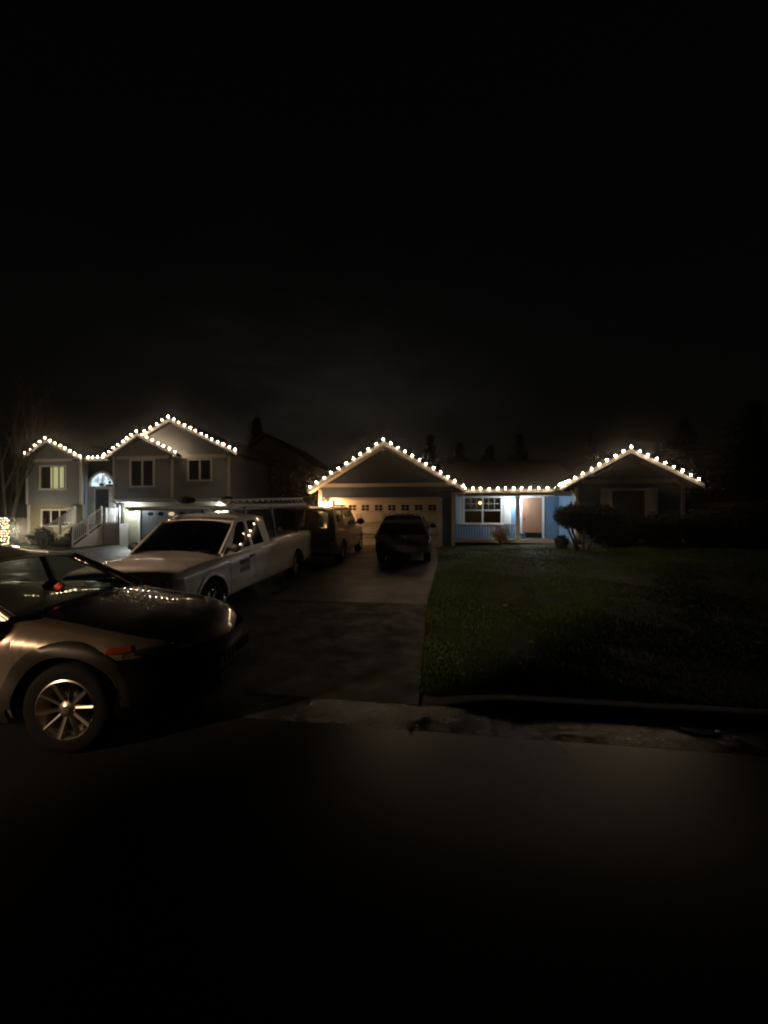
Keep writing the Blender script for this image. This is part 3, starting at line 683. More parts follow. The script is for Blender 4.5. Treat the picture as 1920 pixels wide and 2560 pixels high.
# bare multi-stem tree at the left edge
rt = root('bare_tree', -23.9, 19.2, 0, 'tall leafless tree with many upright stems at the left of the split-level house', 'tree')
trunk = MB(); tw = MB()
def grow(mb, p, d, L, r, lv):
    pts = [p]; rad = [r]; n = 5; q = Vector(p); dd = Vector(d)
    for k in range(n):
        dd = (dd+Vector((random.gauss(0, .07), random.gauss(0, .07), .035))).normalized(); q = q+dd*L/n; pts.append(q.copy()); rad.append(r*(1-.82*(k+1)/n))
        if lv < 3 and k > 0:
            for _ in range(2 if lv < 2 else 2):
                a = random.random()*6.28; sd = Vector((math.cos(a), math.sin(a), 0))
                grow(tw, q, (dd+sd*random.uniform(.3, .6)).normalized(), L*random.uniform(.38, .6), rad[-1]*.55, lv+1)
    mb.tube(pts, rad, 6 if lv < 1 else 4, cap=False)
for k in range(8):
    a = k*.8; lean = .05+.11*random.random()
    grow(trunk, Vector((-25.1+.28*math.cos(a), 19.5+.28*math.sin(a), -.05)), Vector((math.cos(a)*lean+.02, math.sin(a)*lean, 1)).normalized(), random.uniform(6.5, 9.0), random.uniform(.08, .14), 0)
trunk.tube([(-25.1, 19.5, -.1), (-25.1, 19.5, .5), (-25.05, 19.5, 1.1)], [.42, .34, .22], 10)
trunk.build('trunk', 'bark', rt, 60); leafmesh(tw, 'crown', 'twig', rt)
# hedge post wrapped in net lights
rt = root('clipped_hedge', -24.1, 18.8, 0, 'clipped hedge column at the left picture edge beneath a net of small lights', 'hedge')
mb = MB()
for _ in range(2200):
    p = Vector((random.uniform(-24.9, -23.45), random.uniform(18.55, 19.05), random.uniform(.02, 1.62))); a = Vector((random.gauss(0, 1), random.gauss(0, 1), random.gauss(0, 1))).normalized(); b = a.orthogonal().normalized()
    mb.face(p-a*.05, p-b*.025, p+a*.05, p+b*.025)
leafmesh(mb, 'foliage', 'hedge_leaf', rt)
mb = MB(); mb.tube([(-24.1, 18.8, -.05), (-24.1, 18.8, 1.2)], [.06, .03], 6); mb.build('trunk', 'bark', rt)
rt = root('net_lights', -23.8, 18.45, 0, 'glowing net of small warm bulbs draped over the hedge column at the left edge', 'net lights')
nb = bulb_mesh(.020, .04, 'bulb_net', 5); nb.name = 'net_bulb'; mb = MB(); cnt = 0
for j in range(11):
    for i in range(5):
        x = -24.02+i*.128+(.064 if j % 2 else 0)+random.gauss(0, .022); z = .14+j*.142+random.gauss(0, .025)
        o = bpy.data.objects.new('bulb', nb); COL.objects.link(o); o.parent = rt; o.location = Vector((x, 18.45+random.gauss(0, .02), z))-Vector(ORG[rt.name])
for i in range(5): mb.tube([(-24.00+i*.128, 18.47, .12), (-23.96+i*.128, 18.47, 1.62)], .004, 4)
mb.build('cable', 'wire', rt)
# fences
def fence(nm, u0, u1, v, z0, z1, m, lab):
    rt = root(nm, (u0+u1)/2, v, z0, lab, 'fence')
    mb = MB(); mb.box(u0, u1, v, v+.03, z0, z1); mb.build('board_panel', m, rt)
    n = max(2, int((u1-u0)/1.8)+1)
    for k in range(n):
        u = u0+(u1-u0)*k/(n-1); MB().box(u-.05, u+.05, v+.032, v+.13, z0, z1+.05).build('post', m, rt)
    MB().box(u0, u1, v-.02, v+.05, z1+.002, z1+.04).build('cap_rail', m, rt)
fence('fence', -30.0, -24.80, 20.9, -.02, 1.5, 'fence_wood', 'pale board fence left of the split-level house')
fence('fence', 9.95, 14.0, 17.8, .45, 2.3, 'fence_red', 'reddish-brown board fence at the right end of the blue house')
# background trees
def conifer(u, v, h, r, lab, seed, grp='dark conifers behind the houses'):
    random.seed(seed); r *= 1.7; rt = root('conifer_tree', u, v, 0, lab, 'tree', grp)
    mb = MB(); mb.tube([(u, v, -.1), (u+.1, v, h*.5), (u, v, h*.97)], [.28, .16, .02], 7); mb.build('trunk', 'bark', rt)
    mb = MB(); z = h*.12
    while z < h*.985:
        f = 1-(z/h); n = int(8+16*f); rr = r*f**.85*random.uniform(.75, 1.15)+.08
        for k in range(n):
            a = random.random()*6.28; L = rr*random.uniform(.6, 1.12); d = Vector((math.cos(a), math.sin(a), -.18)); t = Vector((-d.y, d.x, 0))
            for q in fr(.2, 1, max(2, int(L*2.2))):
                p = Vector((u, v, z))+d*L*q; s = .34*(1.15-q*.6)*(.5+.5*f+.2)
                for _ in range(3):
                    a2 = Vector((random.gauss(0, 1), random.gauss(0, 1), random.gauss(-.2, .5))).normalized(); b2 = a2.orthogonal().normalized()
                    o_ = p+Vector((random.gauss(0, .13), random.gauss(0, .13), random.gauss(0, .1)))
                    mb.face(o_-a2*s, o_-b2*s*.3, o_+a2*s, o_+b2*s*.3)
        z += .24+.16*f
    leafmesh(mb, 'crown', 'needle', rt)
conifer(-17.9, 37, 11.6, 2.6, 'pointed conifer behind the dark gabled house', 1)
conifer(-.5, 41, 10.0, 2.2, 'conifer showing right of the garage gable peak', 2)
conifer(2.6, 42, 9.4, 3.4, 'wide conifer behind the middle of the porch roof', 3)
conifer(6.2, 44, 9.6, 2.6, 'shorter conifer behind the porch roof, nearest the wing', 4)
conifer(8.9, 42, 10.2, 2.8, 'conifer behind the valley left of the wing gable', 5)
conifer(15.4, 40, 9.8, 3.2, 'conifer just right of the wing gable peak', 6)
conifer(17.6, 30, 8.6, 3.4, 'broad conifer beyond the right end of the blue house', 7)
conifer(21.4, 29, 9.6, 3.6, 'tallest conifer near the right picture edge', 8)
conifer(13.6, 23.5, 5.6, 2.6, 'low conifer close behind the reddish fence', 9)
random.seed(11)
rt = root('round_tree', -9.2, 25.5, 0, 'round-crowned dark tree left of the garage gable', 'tree')
mb = MB(); mb.tube([(-9.2, 25.5, -.1), (-9.2, 25.5, 2.2), (-9.0, 25.4, 3.6)], [.2, .14, .06], 8); mb.build('trunk', 'bark', rt)
mb = MB(); leaves(mb, (-9.4, 25.5, 3.7), (1.3, 1.3, 1.6), 3600, .11, .35); leaves(mb, (-10.4, 25.7, 4.4), (1.1, 1.1, 1.2), 2200, .11, .3); leaves(mb, (-9.0, 25.5, 2.4), (1.1, 1.1, 1.2), 2000, .11, .3); leafmesh(mb, 'crown', 'needle', rt)
random.seed(12)
rt = root('hedge', 12.6, 15.3, .5, 'tall unlit hedge in the dark at the right of the blue house', 'hedge')
mb = MB()
for k in range(8): leaves(mb, (10.9+k*.75, 15.6+random.uniform(-.2, .2), 1.35), (.7, .6, 1.0+.25*random.random()), 1500, .07, .4, .4)
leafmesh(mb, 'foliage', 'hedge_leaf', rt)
mb = MB()
for k in range(8): mb.tube([(10.9+k*.75, 15.6, .3), (10.9+k*.75, 15.6, 1.5)], [.05, .02], 6)
mb.build('stem', 'bark', rt)

# fallen leaves, drain, stone
def leaf(u, v, s, rot, lab):
    mb = MB(); z = ground_z(u, v)+.055; n = 10; pts = []
    for k in range(n):
        a = 2*math.pi*k/n; r = s*(1 if k % 2 == 0 else .5)*(1+.25*math.cos(a)); pts.append((r*math.cos(a+rot), r*math.sin(a+rot)))
    c = mb.add((u, v, z+.01))
    idx = [mb.add((u+a, v+b, z+.035*math.sin(3*k)*.6+.012)) for k, (a, b) in enumerate(pts)]
    for k in range(n): mb.f.append([c, idx[k], idx[(k+1) % n]])
    single(mb, 'fallen_leaf', 'fallen_leaf', lab, 'leaf', (u, v, ground_z(u, v)), 'yellow leaves fallen on the lawn')
def PX(px, py, z=.1):      # calibration of a spot read off the photo: ground point on the lawn
    s = (py-1280)/(1.93-z); y = 961/s; x = (px-960)/s
    return x*CT-y*ST, x*ST+y*CT
for px, py, s, lab in ((1325, 1600, .055, 'pale yellow leaf on the lawn, the larger one in its middle'), (1302, 1655, .05, 'yellow leaf low on the lawn, between the larger pale one and the orange one'), (1160, 1673, .045, 'orange leaf near the lawn edge by the driveway'),
                  (1262, 1516, .06, 'small pale leaf farther up the lawn'), (1712, 1683, .05, 'upper leaf of the pair at the right of the lawn'), (1696, 1696, .045, 'lower leaf of the pair at the right of the lawn'),
                  (1524, 1610, .035, 'tiny leaf alone on the right half of the lawn'), (1145, 1645, .03, 'faint leaf nearest the driveway edge'), (1200, 1526, .04, 'faint leaf on the upper lawn near the driveway')):
    u, v = PX(px, py, .16); leaf(u, v, s*.75, random.random()*6, lab)
u, v = 2.32, 3.74
rt = root('storm_drain', u, v, 0, 'dark oval storm drain opening in the gutter at the right', 'drain')
mb = MB()
pr = [(.16, .0), (.165, .012), (.13, .014), (.12, .003)]
rings = [[mb.add((u+r*1.0*math.cos(a), v+r*.55*math.sin(a), z+.002)) for a in fr(0, 2*math.pi*23/24, 23)] for r, z in pr]
for a, b in zip(rings, rings[1:]):
    for j in range(24): mb.f.append([a[j], a[(j+1) % 24], b[(j+1) % 24], b[j]])
mb.build('rim', 'gutter_concrete', rt, 60)
mb = MB(); mb.f.append([mb.add((u+.12*math.cos(a), v+.066*math.sin(a), .006)) for a in fr(0, 2*math.pi*23/24, 23)]); mb.build('opening', 'seal_black', rt)
mb = MB()
for k in range(-2, 3): mb.box(u+k*.04-.006, u+k*.04+.006, v-.055, v+.055, .007, .011)
mb.build('grate', 'iron', rt)
x, y = (1027-960)*3.39/961, 3.39; u, v = x*CT-y*ST, x*ST+y*CT
mb = MB(); mb.lathe((u, v, 0), [(.012, 0), (.022, .006), (.016, .016), (.005, .02)], 7); single(mb, 'stone', 'stone', 'small dark stone lying alone on the wet road', 'stone', (u, v, 0))

# ------------------------------------------------------------------ vehicles (local: x forward, y left, z up)
def vroot(name, wx, wy, wz, yaw, label, cat, pitch=0, group=None):
    o = bpy.data.objects.new(name, None); COL.objects.link(o); o.location = (wx, wy, wz); o.rotation_euler = (0, -pitch, yaw)
    ORG[o.name] = (0, 0, 0); return props(o, label, cat, group)
class Body:
    def __init__(s, hw, zs, zt, zb, prof, wheels, zc, topfn=None, blur=.06, L=5):
        s.hwk, s.zsk, s.ztk, s.zbk, s.prof, s.wheels, s.zc, s.topfn, s.bl, s.L = hw, zs, zt, zb, prof, wheels, zc, topfn, blur, L
    def sf(s, k, x):
        return sum(lin(k, min(max(x+d*s.bl, 0), s.L)) for d in (-1, -.5, 0, .5, 1))/5 if s.bl < x < s.L-s.bl else lin(k, x)
    def hw(s, x): return s.sf(s.hwk, x)
    def zs(s, x): return s.sf(s.zsk, x)
    def zt(s, x): return s.sf(s.ztk, x)
    def zb(s, x):
        z = lin(s.zbk, x)
        for xc, r in s.wheels:
            if abs(x-xc) < r: z = max(z, s.zc+math.sqrt(max(0, r*r-(x-xc)**2)))
        return z
    def y(s, x, z):
        zs = s.zs(x); ins = lin(s.prof, z)
        t = max(0, (z-(zs-.14))/.14); return s.hw(x)-ins-.085*min(1, t)**2
    def mesh(s, brk=()):
        xs = set(round(v, 4) for v in fr(0, s.L, int(s.L/.09)))
        for xc, r in s.wheels:
            for a in fr(0, math.pi, 18): xs.add(round(xc+r*math.cos(a), 4))
            xs.add(round(xc-r-.002, 4)); xs.add(round(xc+r+.002, 4))
        for d in (.01, .03, .06, .1, .15): xs.add(d); xs.add(round(s.L-d, 4))
        for b in brk: xs.add(b-.001); xs.add(b+.001)
        xs = sorted(x for x in xs if 0 <= x <= s.L); mb = MB(); secs = []
        ss = (1, .93, .86, .72, .54, .36, .18, 0)
        for x in xs:
            zs, zb = s.zs(x), min(s.zb(x), s.zs(x)-.03); half = []
            for t in (0, .05, .12, .22, .35, .5, .65, .78, .88, .94, 1):
                z = zb+(zs-zb)*t; half.append((s.y(x, z)-(.03 if t == 0 else 0), z))
            ye = half[-1][0]; zt = s.zt(x)
            for f in ss[1:]:
                z = s.topfn(x, f, zs, zt) if s.topfn else zs+(zt-zs)*(1-f**2.4)
                half.append((ye*f, z))
            full = [(yy, z) for yy, z in half]+[(-yy, z) for yy, z in reversed(half[:-1])]
            secs.append([mb.add((x, yy, z)) for yy, z in full])
        for a, b in zip(secs, secs[1:]):
            for j in range(len(a)-1): mb.f.append([a[j], b[j], b[j+1], a[j+1]])
        mb.f.append(list(secs[0])); mb.f.append(list(reversed(secs[-1])))
        return mb
    def patch(s, x0, x1, z0, z1, side, off=.006, nx=8, nz=6, sl0=0, sl1=0):
        mb = MB()
        def f(o):
            def g(a, b):
                z = z0+(z1-z0)*b; xa = x0+sl0*b; xb = x1+sl1*b; x = xa+(xb-xa)*a
                return (x, side*(s.y(x, z)+o), z)
            return g
        mb.grid(f(off), nx, nz); mb.grid(f(-.01), nx, nz)
        g, h = f(off), f(-.01)
        for k in range(nx):
            for b in (0, 1): mb.face(g(k/nx, b), g((k+1)/nx, b), h((k+1)/nx, b), h(k/nx, b))
        for k in range(nz):
            for a in (0, 1): mb.face(g(a, k/nz), g(a, (k+1)/nz), h(a, (k+1)/nz), h(a, k/nz))
        return mb
def wheel(rt, x, y, z, r, w, side, spokes=5, alloy='alloy', rim=.66, style=0):
    def T(m): return m
    t = MB(); h = w/2
    t.lathe((x, y, z), [(r*rim, -h*.9), (r*.86, -h), (r*.97, -h*.82), (r, -h*.5), (r, h*.5), (r*.97, h*.82), (r*.86, h), (r*rim, h*.9), (r*rim, h*.2), (r*rim, -h*.9)], 40, 'Y')
    wo = MB(); wo.lathe((x, y, z), [(r*(rim+.01), side*h*.92), (r*(rim-.015), side*h*.96), (r*(rim-.05), side*h*.8), (r*(rim-.07), side*h*.1), (r*(rim-.07), -side*h*.6)], 40, 'Y')
    wo.f = wo.f[:-2]
    rt_w = wo.build('wheel', alloy, rt, 40)
    t.f = t.f[:-2]; t.build('tyre', 'rubber', rt_w, 50)
    b = MB(); b.lathe((x, y-side*h*.1, z), [(.02, 0), (r*(rim-.06), -side*.001)], 30, 'Y'); b.build('brake_disc', 'alloy_dark', rt_w)
    sp = MB(); yo = y+side*h*.80
    for k in range(spokes):
        a = 2*math.pi*(k+.18)/spokes; ca, sa = math.cos(a), math.sin(a)
        wi, wo_ = (.014, .012) if style else (.05, .035)
        if style: wo_ = .015 if k % 2 else .010
        tw = (.012 if k % 2 else -.006) if style else 0
        p0 = Vector((x+ca*r*.10, yo-side*.01, z+sa*r*.10)); p1 = Vector((x+ca*r*(rim-.03), yo+side*.012, z+sa*r*(rim-.03))); n = Vector((-sa, 0, ca))
        dd = Vector((0, -side*.03, 0)); rr = Vector((0, side*.5*1, 0))
        rid = Vector((0, side*.010, 0))
        for q, (sg) in enumerate((1, -1)):
            sp.hexa([p0, p0+n*wi*sg*.9, p0+n*wi*sg*.9+dd, p0+dd], [p1+rid, p1+n*wo_*sg+Vector((0, side*tw, 0)), p1+n*wo_*sg+dd, p1+dd]) if sg > 0 else \
            sp.hexa([p0, p0+dd, p0+n*wi*sg*.9+dd, p0+n*wi*sg*.9], [p1+rid, p1+dd, p1+n*wo_*sg+dd, p1+n*wo_*sg+Vector((0, side*tw, 0))])
    sp.lathe((x, yo-side*.012, z), [(r*.18, 0), (r*.17, side*.012), (r*.10, side*.02), (r*.085, side*.024), (.005, side*.026)], 20, 'Y')
    sp.build('spokes', alloy, rt_w, 30)
    return rt_w
def arch_lip(rt, bd, xc, r, side, w=.05, m='black_plastic', a0=0, a1=math.pi, z_min=None):
    mb = MB(); rows = []
    for a in fr(a0, a1, 28):
        row = []
        for dr, off in ((-.012, -.04), (-.008, .014), (w*.5, .018), (w, .010), (w+.004, -.02)):
            x = xc+(r+dr)*math.cos(a); z = bd.zc+(r+dr)*math.sin(a)
            if z_min is not None: z = max(z, z_min)
            row.append(mb.add((x, side*(bd.y(x, max(z, .3))+off), z)))
        rows.append(row)
    for a, b in zip(rows, rows[1:]):
        for j in range(4): mb.f.append([a[j], b[j], b[j+1], a[j+1]])
    return mb.build('wheel_arch', m, rt, 60)
def greenhouse(rt, paint, yb, zb, tum, outer, wins, glass_side, zroof, xf, xr, wsb, wst, wsy, wsz, crown=.06, front_glass='glass_auto', rear=None, rear_glass='glass_privacy', bulge=.13, rear_paint=None):
    zedge = lambda x: lin(zroof, x)
    ysd = lambda z: yb-tum*(z-zb)-.10*max(0, z-(zedge((xf+xr)/2)-.16))**1.0*max(0, z-(zedge((xf+xr)/2)-.16))/.16
    for sd in (1, -1): MB().panel(outer, wins, lambda a, b, d, sd=sd: (a, sd*(ysd(b)-d), b), .035).build('side_frame', paint, rt, 35)
    for sd in (1, -1):
        for wn in wins:
            MB().panel(wn, [], lambda a, b, d, sd=sd: (a, sd*(ysd(b)-.012-d), b), .004).build('side_window', glass_side, rt)
    mb = MB()
    def rf(a, b):
        x = xf+(xr-xf)*a; t = b*2-1; ze = zedge(x); ye = ysd(ze)+.0
        return (x, t*ye, ze+crown*(1-abs(t)**3.2))
    mb.grid(rf, 22, 24)
    mb.grid(lambda a, b: (lambda p: (p[0], p[1]*.97, p[2]-.04))(rf(a, b)), 22, 24)
    mb.build('roof', paint, rt, 40)
    # windscreen
    def ws(a, b, o=0):
        t = a*2-1; x0 = wsb[0]+bulge*(1-t*t); x1 = wst[0]+bulge*.5*(1-t*t)-.01; z0, z1 = wsb[1], wst[1]
        y0, y1 = wsy, ysd(z1)-.03
        x = x0+(x1-x0)*b; z = z0+(z1+crown*.8*(1-t*t)-z0)*b; return (x+o, t*(y0+(y1-y0)*b), z+o)
    mb = MB(); mb.grid(lambda a, b: ws(a, b), 16, 8); mb.build('windscreen', front_glass, rt, 60)
    for sd in (0, 1):
        mb = MB(); mb.tube([Vector(ws(sd, k/8))+Vector((-.012, (.012 if sd else -.012), 0)) for k in range(9)], [.034]*9, 8)
        mb.build('windscreen_pillar', paint, rt, 60)
    mb = MB(); mb.tube([Vector(ws(k/16, 1))+Vector((-.02, 0, .005)) for k in range(17)], .022, 6); mb.build('header', paint, rt, 60)
    mb = MB(); mb.tube([Vector(ws(k/16, 0))+Vector((0.01, 0, -.012)) for k in range(17)], .02, 6)
    for (a, b) in ((.12, .48), (.52, .9)):
        mb.tube([Vector(ws(a, .03))+Vector((.02, 0, .02)), Vector(ws(b, .07))+Vector((.02, 0, .02))], .008, 5)
    mb.build('wiper', 'seal_black', rt)
    if rear:
        (xb, z0), (xt, z1), hole = rear
        def rm(a, b, d):
            t = a/yb; x = xb+(xt-xb)*(b-z0)/(z1-z0); return (x+d-.05*(1-t*t), a, b)
        yt = ysd(z1)-.01
        mb = MB(); mb.panel([(-yb, z0), (0, z0), (yb, z0), (yt, z1), (yt*.5, z1+crown*.8), (0, z1+crown), (-yt*.5, z1+crown*.8), (-yt, z1)], [hole], rm, .03)
        mb.build('tailgate', rear_paint or paint, rt, 40)
        MB().panel(hole, [], lambda a, b, d: rm(a, b, d+.012), .004).build('rear_window', rear_glass, rt)
    return ysd
def seats(rt, xs, z, ys=(-.4, .4)):
    for x in xs:
        for y in ys:
            mb = MB(); mb.box(x-.1, x+.42, y-.25, y+.25, z, z+.16); mb.hexa([(x-.12, y-.24, z+.1), (x+.02, y-.24, z+.1), (x+.02, y+.24, z+.1), (x-.12, y+.24, z+.1)], [(x-.30, y-.2, z+.68), (x-.2, y-.2, z+.68), (x-.2, y+.2, z+.68), (x-.30, y+.2, z+.68)])
            mb.box(x-.34, x-.24, y-.12, y+.12, z+.70, z+.88); mb.build('seat', 'interior_grey', rt)
def mirror(rt, x, y, z, side, m='black_plastic', s=1):
    mb = MB()
    prof = [(0, .02), (.03, .085), (.09, .105), (.14, .09), (.16, .03)]
    for (a, b) in zip(prof, prof[1:]):
        pass
    rings = []
    for dx, h in prof:
        rings.append([mb.add((x+(dx-.05)*s, side*(y+(.14+math.cos(t)*.13*(h/.1)**.5)*s), z+(math.sin(t)*h)*s)) for t in fr(0, 2*math.pi*15/16, 15)])
    for a, b in zip(rings, rings[1:]):
        for j in range(16): mb.f.append([a[j], a[(j+1) % 16], b[(j+1) % 16], b[j]])
    mb.f.append(rings[0][::-1]); mb.f.append(rings[-1])
    mb.bar((x, side*(y-.05), z-.06*s), (x, side*(y+.08*s), z-.04*s), .05*s, .04*s)
    mb.build('wing_mirror', m, rt, 50)
def underbody(rt, L, w, z0, z1):
    MB().box(.12, L-.15 if z1 < .735 else L-.62, -w, w, z0, z1).build('underbody', 'interior_dark', rt)
def rails_interior(rt, x0, x1, w, z):
    MB().box(x0, x1, -w, w, z-.03, z).build('floor', 'interior_dark', rt)

# ---- foreground compact SUV (bronze), right side towards camera
Lj = 4.62
J = vroot('suv', -1.56-Lj*math.cos(R(-1)), 3.93-Lj*math.sin(R(-1)), 0, R(-1), 'bronze compact SUV nosing in from the left in the foreground', 'car')
bj = Body(hw=[(0, .80), (.25, .90), (.8, .93), (2.3, .925), (3.2, .93), (3.7, .93), (4.0, .91), (4.2, .84), (4.38, .72), (4.5, .58), (4.58, .42), (4.62, .28)],
          zs=[(0, .95), (.3, 1.06), (1.2, 1.06), (2.6, 1.09), (3.1, 1.045), (3.6, .965), (4.0, .89), (4.3, .81), (4.5, .72), (4.62, .62)],
          zt=[(0, 1.0), (.3, 1.08), (2.7, 1.10), (3.1, 1.09), (3.6, 1.015), (4.0, .955), (4.3, .875), (4.5, .78), (4.62, .66)],
          zb=[(0, .36), (.5, .28), (4.2, .25), (4.62, .30)],
          prof=[(.2, .07), (.34, .02), (.45, .012), (.62, .03), (.74, .012), (.82, 0), (.90, .015), (.97, .04), (1.1, .07)],
          wheels=[(.97, .43), (3.67, .43)], zc=.37, L=Lj)
bj.mesh().build('body', 'paint_bronze', J, 50)
for sd in (1, -1):
    for xc in (.97, 3.67): arch_lip(J, bj, xc, .43, sd, .10, 'cladding')
    wheel(J, .97, sd*.80, .36, .36, .225, sd, 10, 'alloy', .66, 1); wheel(J, 3.67, sd*.80, .36, .36, .225, sd, 10, 'alloy', .66, 1)
    bj.patch(1.42, 3.20, .25, .42, sd, .012).build('side_cladding', 'cladding', J, 40)
    d = bj.patch(2.16, 3.16, .44, 1.02, sd, .004, sl1=-.10).build('door', 'paint_bronze', J, 40)
    MB().box(2.28, 2.46, sd*.925-.012, sd*.925+.012, .86, .885).build('handle', 'paint_bronze', d)
    d = bj.patch(1.20, 2.14, .44, 1.02, sd, .004).build('door', 'paint_bronze', J, 40)
    MB().box(1.30, 1.48, sd*.925-.012, sd*.925+.012, .86, .885).build('handle', 'paint_bronze', d)
    bj.patch(3.98, 4.15, .80, .842, sd, .010, 8, 3, .02, -.02).build('marker_lamp', 'lens_amber', J, 40)
    bj.patch(4.17, 4.42, .765, .805, sd, .009, 8, 3, 0, -.04).build('headlight', 'lens_smoke', J, 40)
    bj.patch(4.22, 4.34, .52, .59, sd, .008, 6, 3).build('fog_lamp', 'lens_smoke', J, 40)
    mirror(J, 2.80, .88, 1.05 if sd < 0 else 1.0, sd)
mb = MB()
def bump_pt(a, b):
    t = 2*a-1; z = .25+.50*b; x = 4.615-.57*max(0, abs(t)-.03)**1.5; sg = 1 if t > 0 else -1
    return (x+.035*(1-abs(t))-.03*(1-b)**3, sg*(bj.y(x, z)+.016), z)
mb.grid(bump_pt, 41, 12)
mb.build('front_bumper', 'paint_black', J, 60)  # black carries the shade on the bronze nose and its corners
MB().box(4.60, 4.672, -.34, .34, .50, .60).build('grille_surround', 'black_plastic', J)
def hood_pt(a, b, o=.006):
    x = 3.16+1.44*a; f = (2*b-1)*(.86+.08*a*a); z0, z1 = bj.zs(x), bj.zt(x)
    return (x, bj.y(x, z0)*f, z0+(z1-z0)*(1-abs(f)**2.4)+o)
mb = MB(); mb.grid(hood_pt, 22, 26); mb.grid(lambda a, b: hood_pt(a, b, -.01), 22, 26)  # overlay with the bronze hood's shade put into its near-black colour
mb.build('hood', 'hood_shade_black', J, 60)['label'] = 'glossy bronze hood, its shade put in as near-black colour'
mb = MB()
mb.box(4.60, 4.68, -.30, .30, .60, .612)
for k in range(7): mb.box(4.60, 4.69, -.27+.09*k-.02, -.27+.09*k+.02, .51, .601)
mb.build('grille', 'alloy_dark', J)
MB().box(4.60, 4.675, -.34, .34, .32, .42).build('lower_grille', 'seal_black', J)
underbody(J, Lj, .66, .24, .74); rails_interior(J, .4, 3.6, .8, .76)
outj = [(.55, 1.05), (3.14, 1.05), (2.42, 1.42), (1.9, 1.49), (1.0, 1.47), (.38, 1.40)]
winj = [[(2.08, 1.06), (2.86, 1.12), (2.36, 1.38), (2.08, 1.43)], [(1.25, 1.06), (2.0, 1.06), (2.0, 1.435), (1.32, 1.43)], [(.72, 1.08), (1.15, 1.07), (1.22, 1.42), (.80, 1.38)]]
greenhouse(J, 'paint_bronze', .85, 1.05, .42, outj, winj, 'glass_auto', [(.3, 1.40), (1.0, 1.47), (1.9, 1.49), (2.5, 1.41)], .36, 2.46,
           (3.16, 1.05), (2.45, 1.41), .80, 1.4, .07, 'glass_auto', rear=((.05, .98), (.40, 1.40), [(-.62, 1.04), (.62, 1.04), (.50, 1.36), (-.50, 1.36)]), rear_glass='glass_auto')
seats(J, (1.75,), .55, (-.38, .38)); seats(J, (.85,), .58, (-.4, 0, .4))
MB().box(2.75, 3.30, -.72, .72, .84, 1.0).build('dashboard', 'interior_dark', J)
mb = MB(); mb.lathe((2.44, .38, .98), [(.17, -.012), (.185, 0), (.17, .012), (.155, 0), (.17, -.012)], 20, 'Y'); mb.build('steering_wheel', 'interior_dark', J)
# soft red ornament added inside as a windscreen reflection
mb = MB(); c = Vector((-2.52-.62, 3.72, 1.20))
for k in range(5):
    a = k*2*math.pi/5+.3; p = c+Vector((.045*math.cos(a), 0, .045*math.sin(a)))
    mb.tube([c, c+(p-c)*.6, p+(p-c)*.1], [.022, .026, .010], 6)
o = mb.build('windscreen_glint', 'red_glint', None, 60, off=tuple(c)); o.location = c
props(o, 'red-orange star-shaped ornament added as a reflection in the windscreen of the bronze SUV', 'glint')

# ---- white extended-cab pickup
Lt = 6.25; ux = -4.69; vr = 11.35; pw = W(ux, vr); yaw = -math.pi/2-TH
T = vroot('pickup_truck', pw.x, pw.y, .12, yaw, 'white extended-cab pickup truck with a rack and ladder parked facing the road', 'truck', pitch=-.022)
def ttop(x, f, zs, zt):
    if x < 2.78:
        if x < .05: return zs if f > .9 else zs-.02
        return zs-.004 if f > .90 else (zs-.02 if f > .85 else .72)
    return zs+(zt-zs)*(1-f**2.6)
bt = Body(hw=[(0, .97), (.3, .99), (1.2, 1.0), (2.7, .985), (4.3, .985), (5.3, 1.0), (5.8, .99), (6.05, .975), (6.2, .94), (6.25, .91)],
          zs=[(0, 1.27), (1, 1.28), (2.7, 1.27), (2.9, 1.22), (4.3, 1.15), (5.2, 1.10), (5.8, 1.06), (6.14, 1.02), (6.25, .96)],
          zt=[(0, 1.27), (2.9, 1.24), (4.3, 1.22), (4.9, 1.22), (5.7, 1.18), (6.1, 1.12), (6.25, 1.00)],
          zb=[(0, .50), (.6, .44), (2, .38), (4.6, .38), (5.7, .40), (6.25, .42)],
          prof=[(.3, .05), (.42, .01), (.60, .0), (.78, .012), (.86, .03), (.95, .02), (1.1, .012), (1.2, .03), (1.3, .05)],
          wheels=[(1.24, .46), (5.28, .46)], zc=.40, topfn=ttop, L=Lt, blur=.05)
bt.mesh((2.78,)).build('body', 'paint_white', T, 50)
for sd in (1, -1):
    for xc in (1.24, 5.28): arch_lip(T, bt, xc, .46, sd, .05, 'paint_white')
    for xc in (1.24, 5.28): wheel(T, xc, sd*.84, .39, .39, .25, sd, 6, 'chrome', .58)
    d = bt.patch(3.73, 4.70, .48, 1.13, sd, .005, sl1=-.02).build('door', 'paint_white', T, 40)
    MB().box(3.80, 3.95, sd*.985-.014, sd*.985+.014, .98, 1.03).build('handle', 'black_plastic', d)
    bt.patch(3.02, 3.71, .48, 1.16, sd, .005).build('rear_door', 'paint_white', T, 40)
    bt.patch(2.00, 4.6, .60, .66, sd, .014, 16, 2).build('side_moulding', 'paint_white', T, 40)
    mirror(T, 4.60, .92, 1.25, sd, 'black_plastic', .8)
    mb = bt.patch(5.99, 6.2, .76, .95, sd, .008, 6, 5); mb.build('headlight_corner', 'lens_clear', T, 40)
    y0, y1 = sorted((sd*.50, sd*.87)); MB().box(6.20, 6.262, y0, y1, .74, .93).build('headlight', 'lens_clear', T)
    y0, y1 = sorted((sd*.88, sd*.95)); MB().box(-.02, .05, y0, y1, .75, 1.15).build('taillight', 'lens_red', T)
MB().box(6.20, 6.27, -.42, .42, .70, .92).build('grille', 'seal_black', T)
MB().box(6.24, 6.285, -.42, .42, .80, .83).build('grille_bar', 'chrome', T)
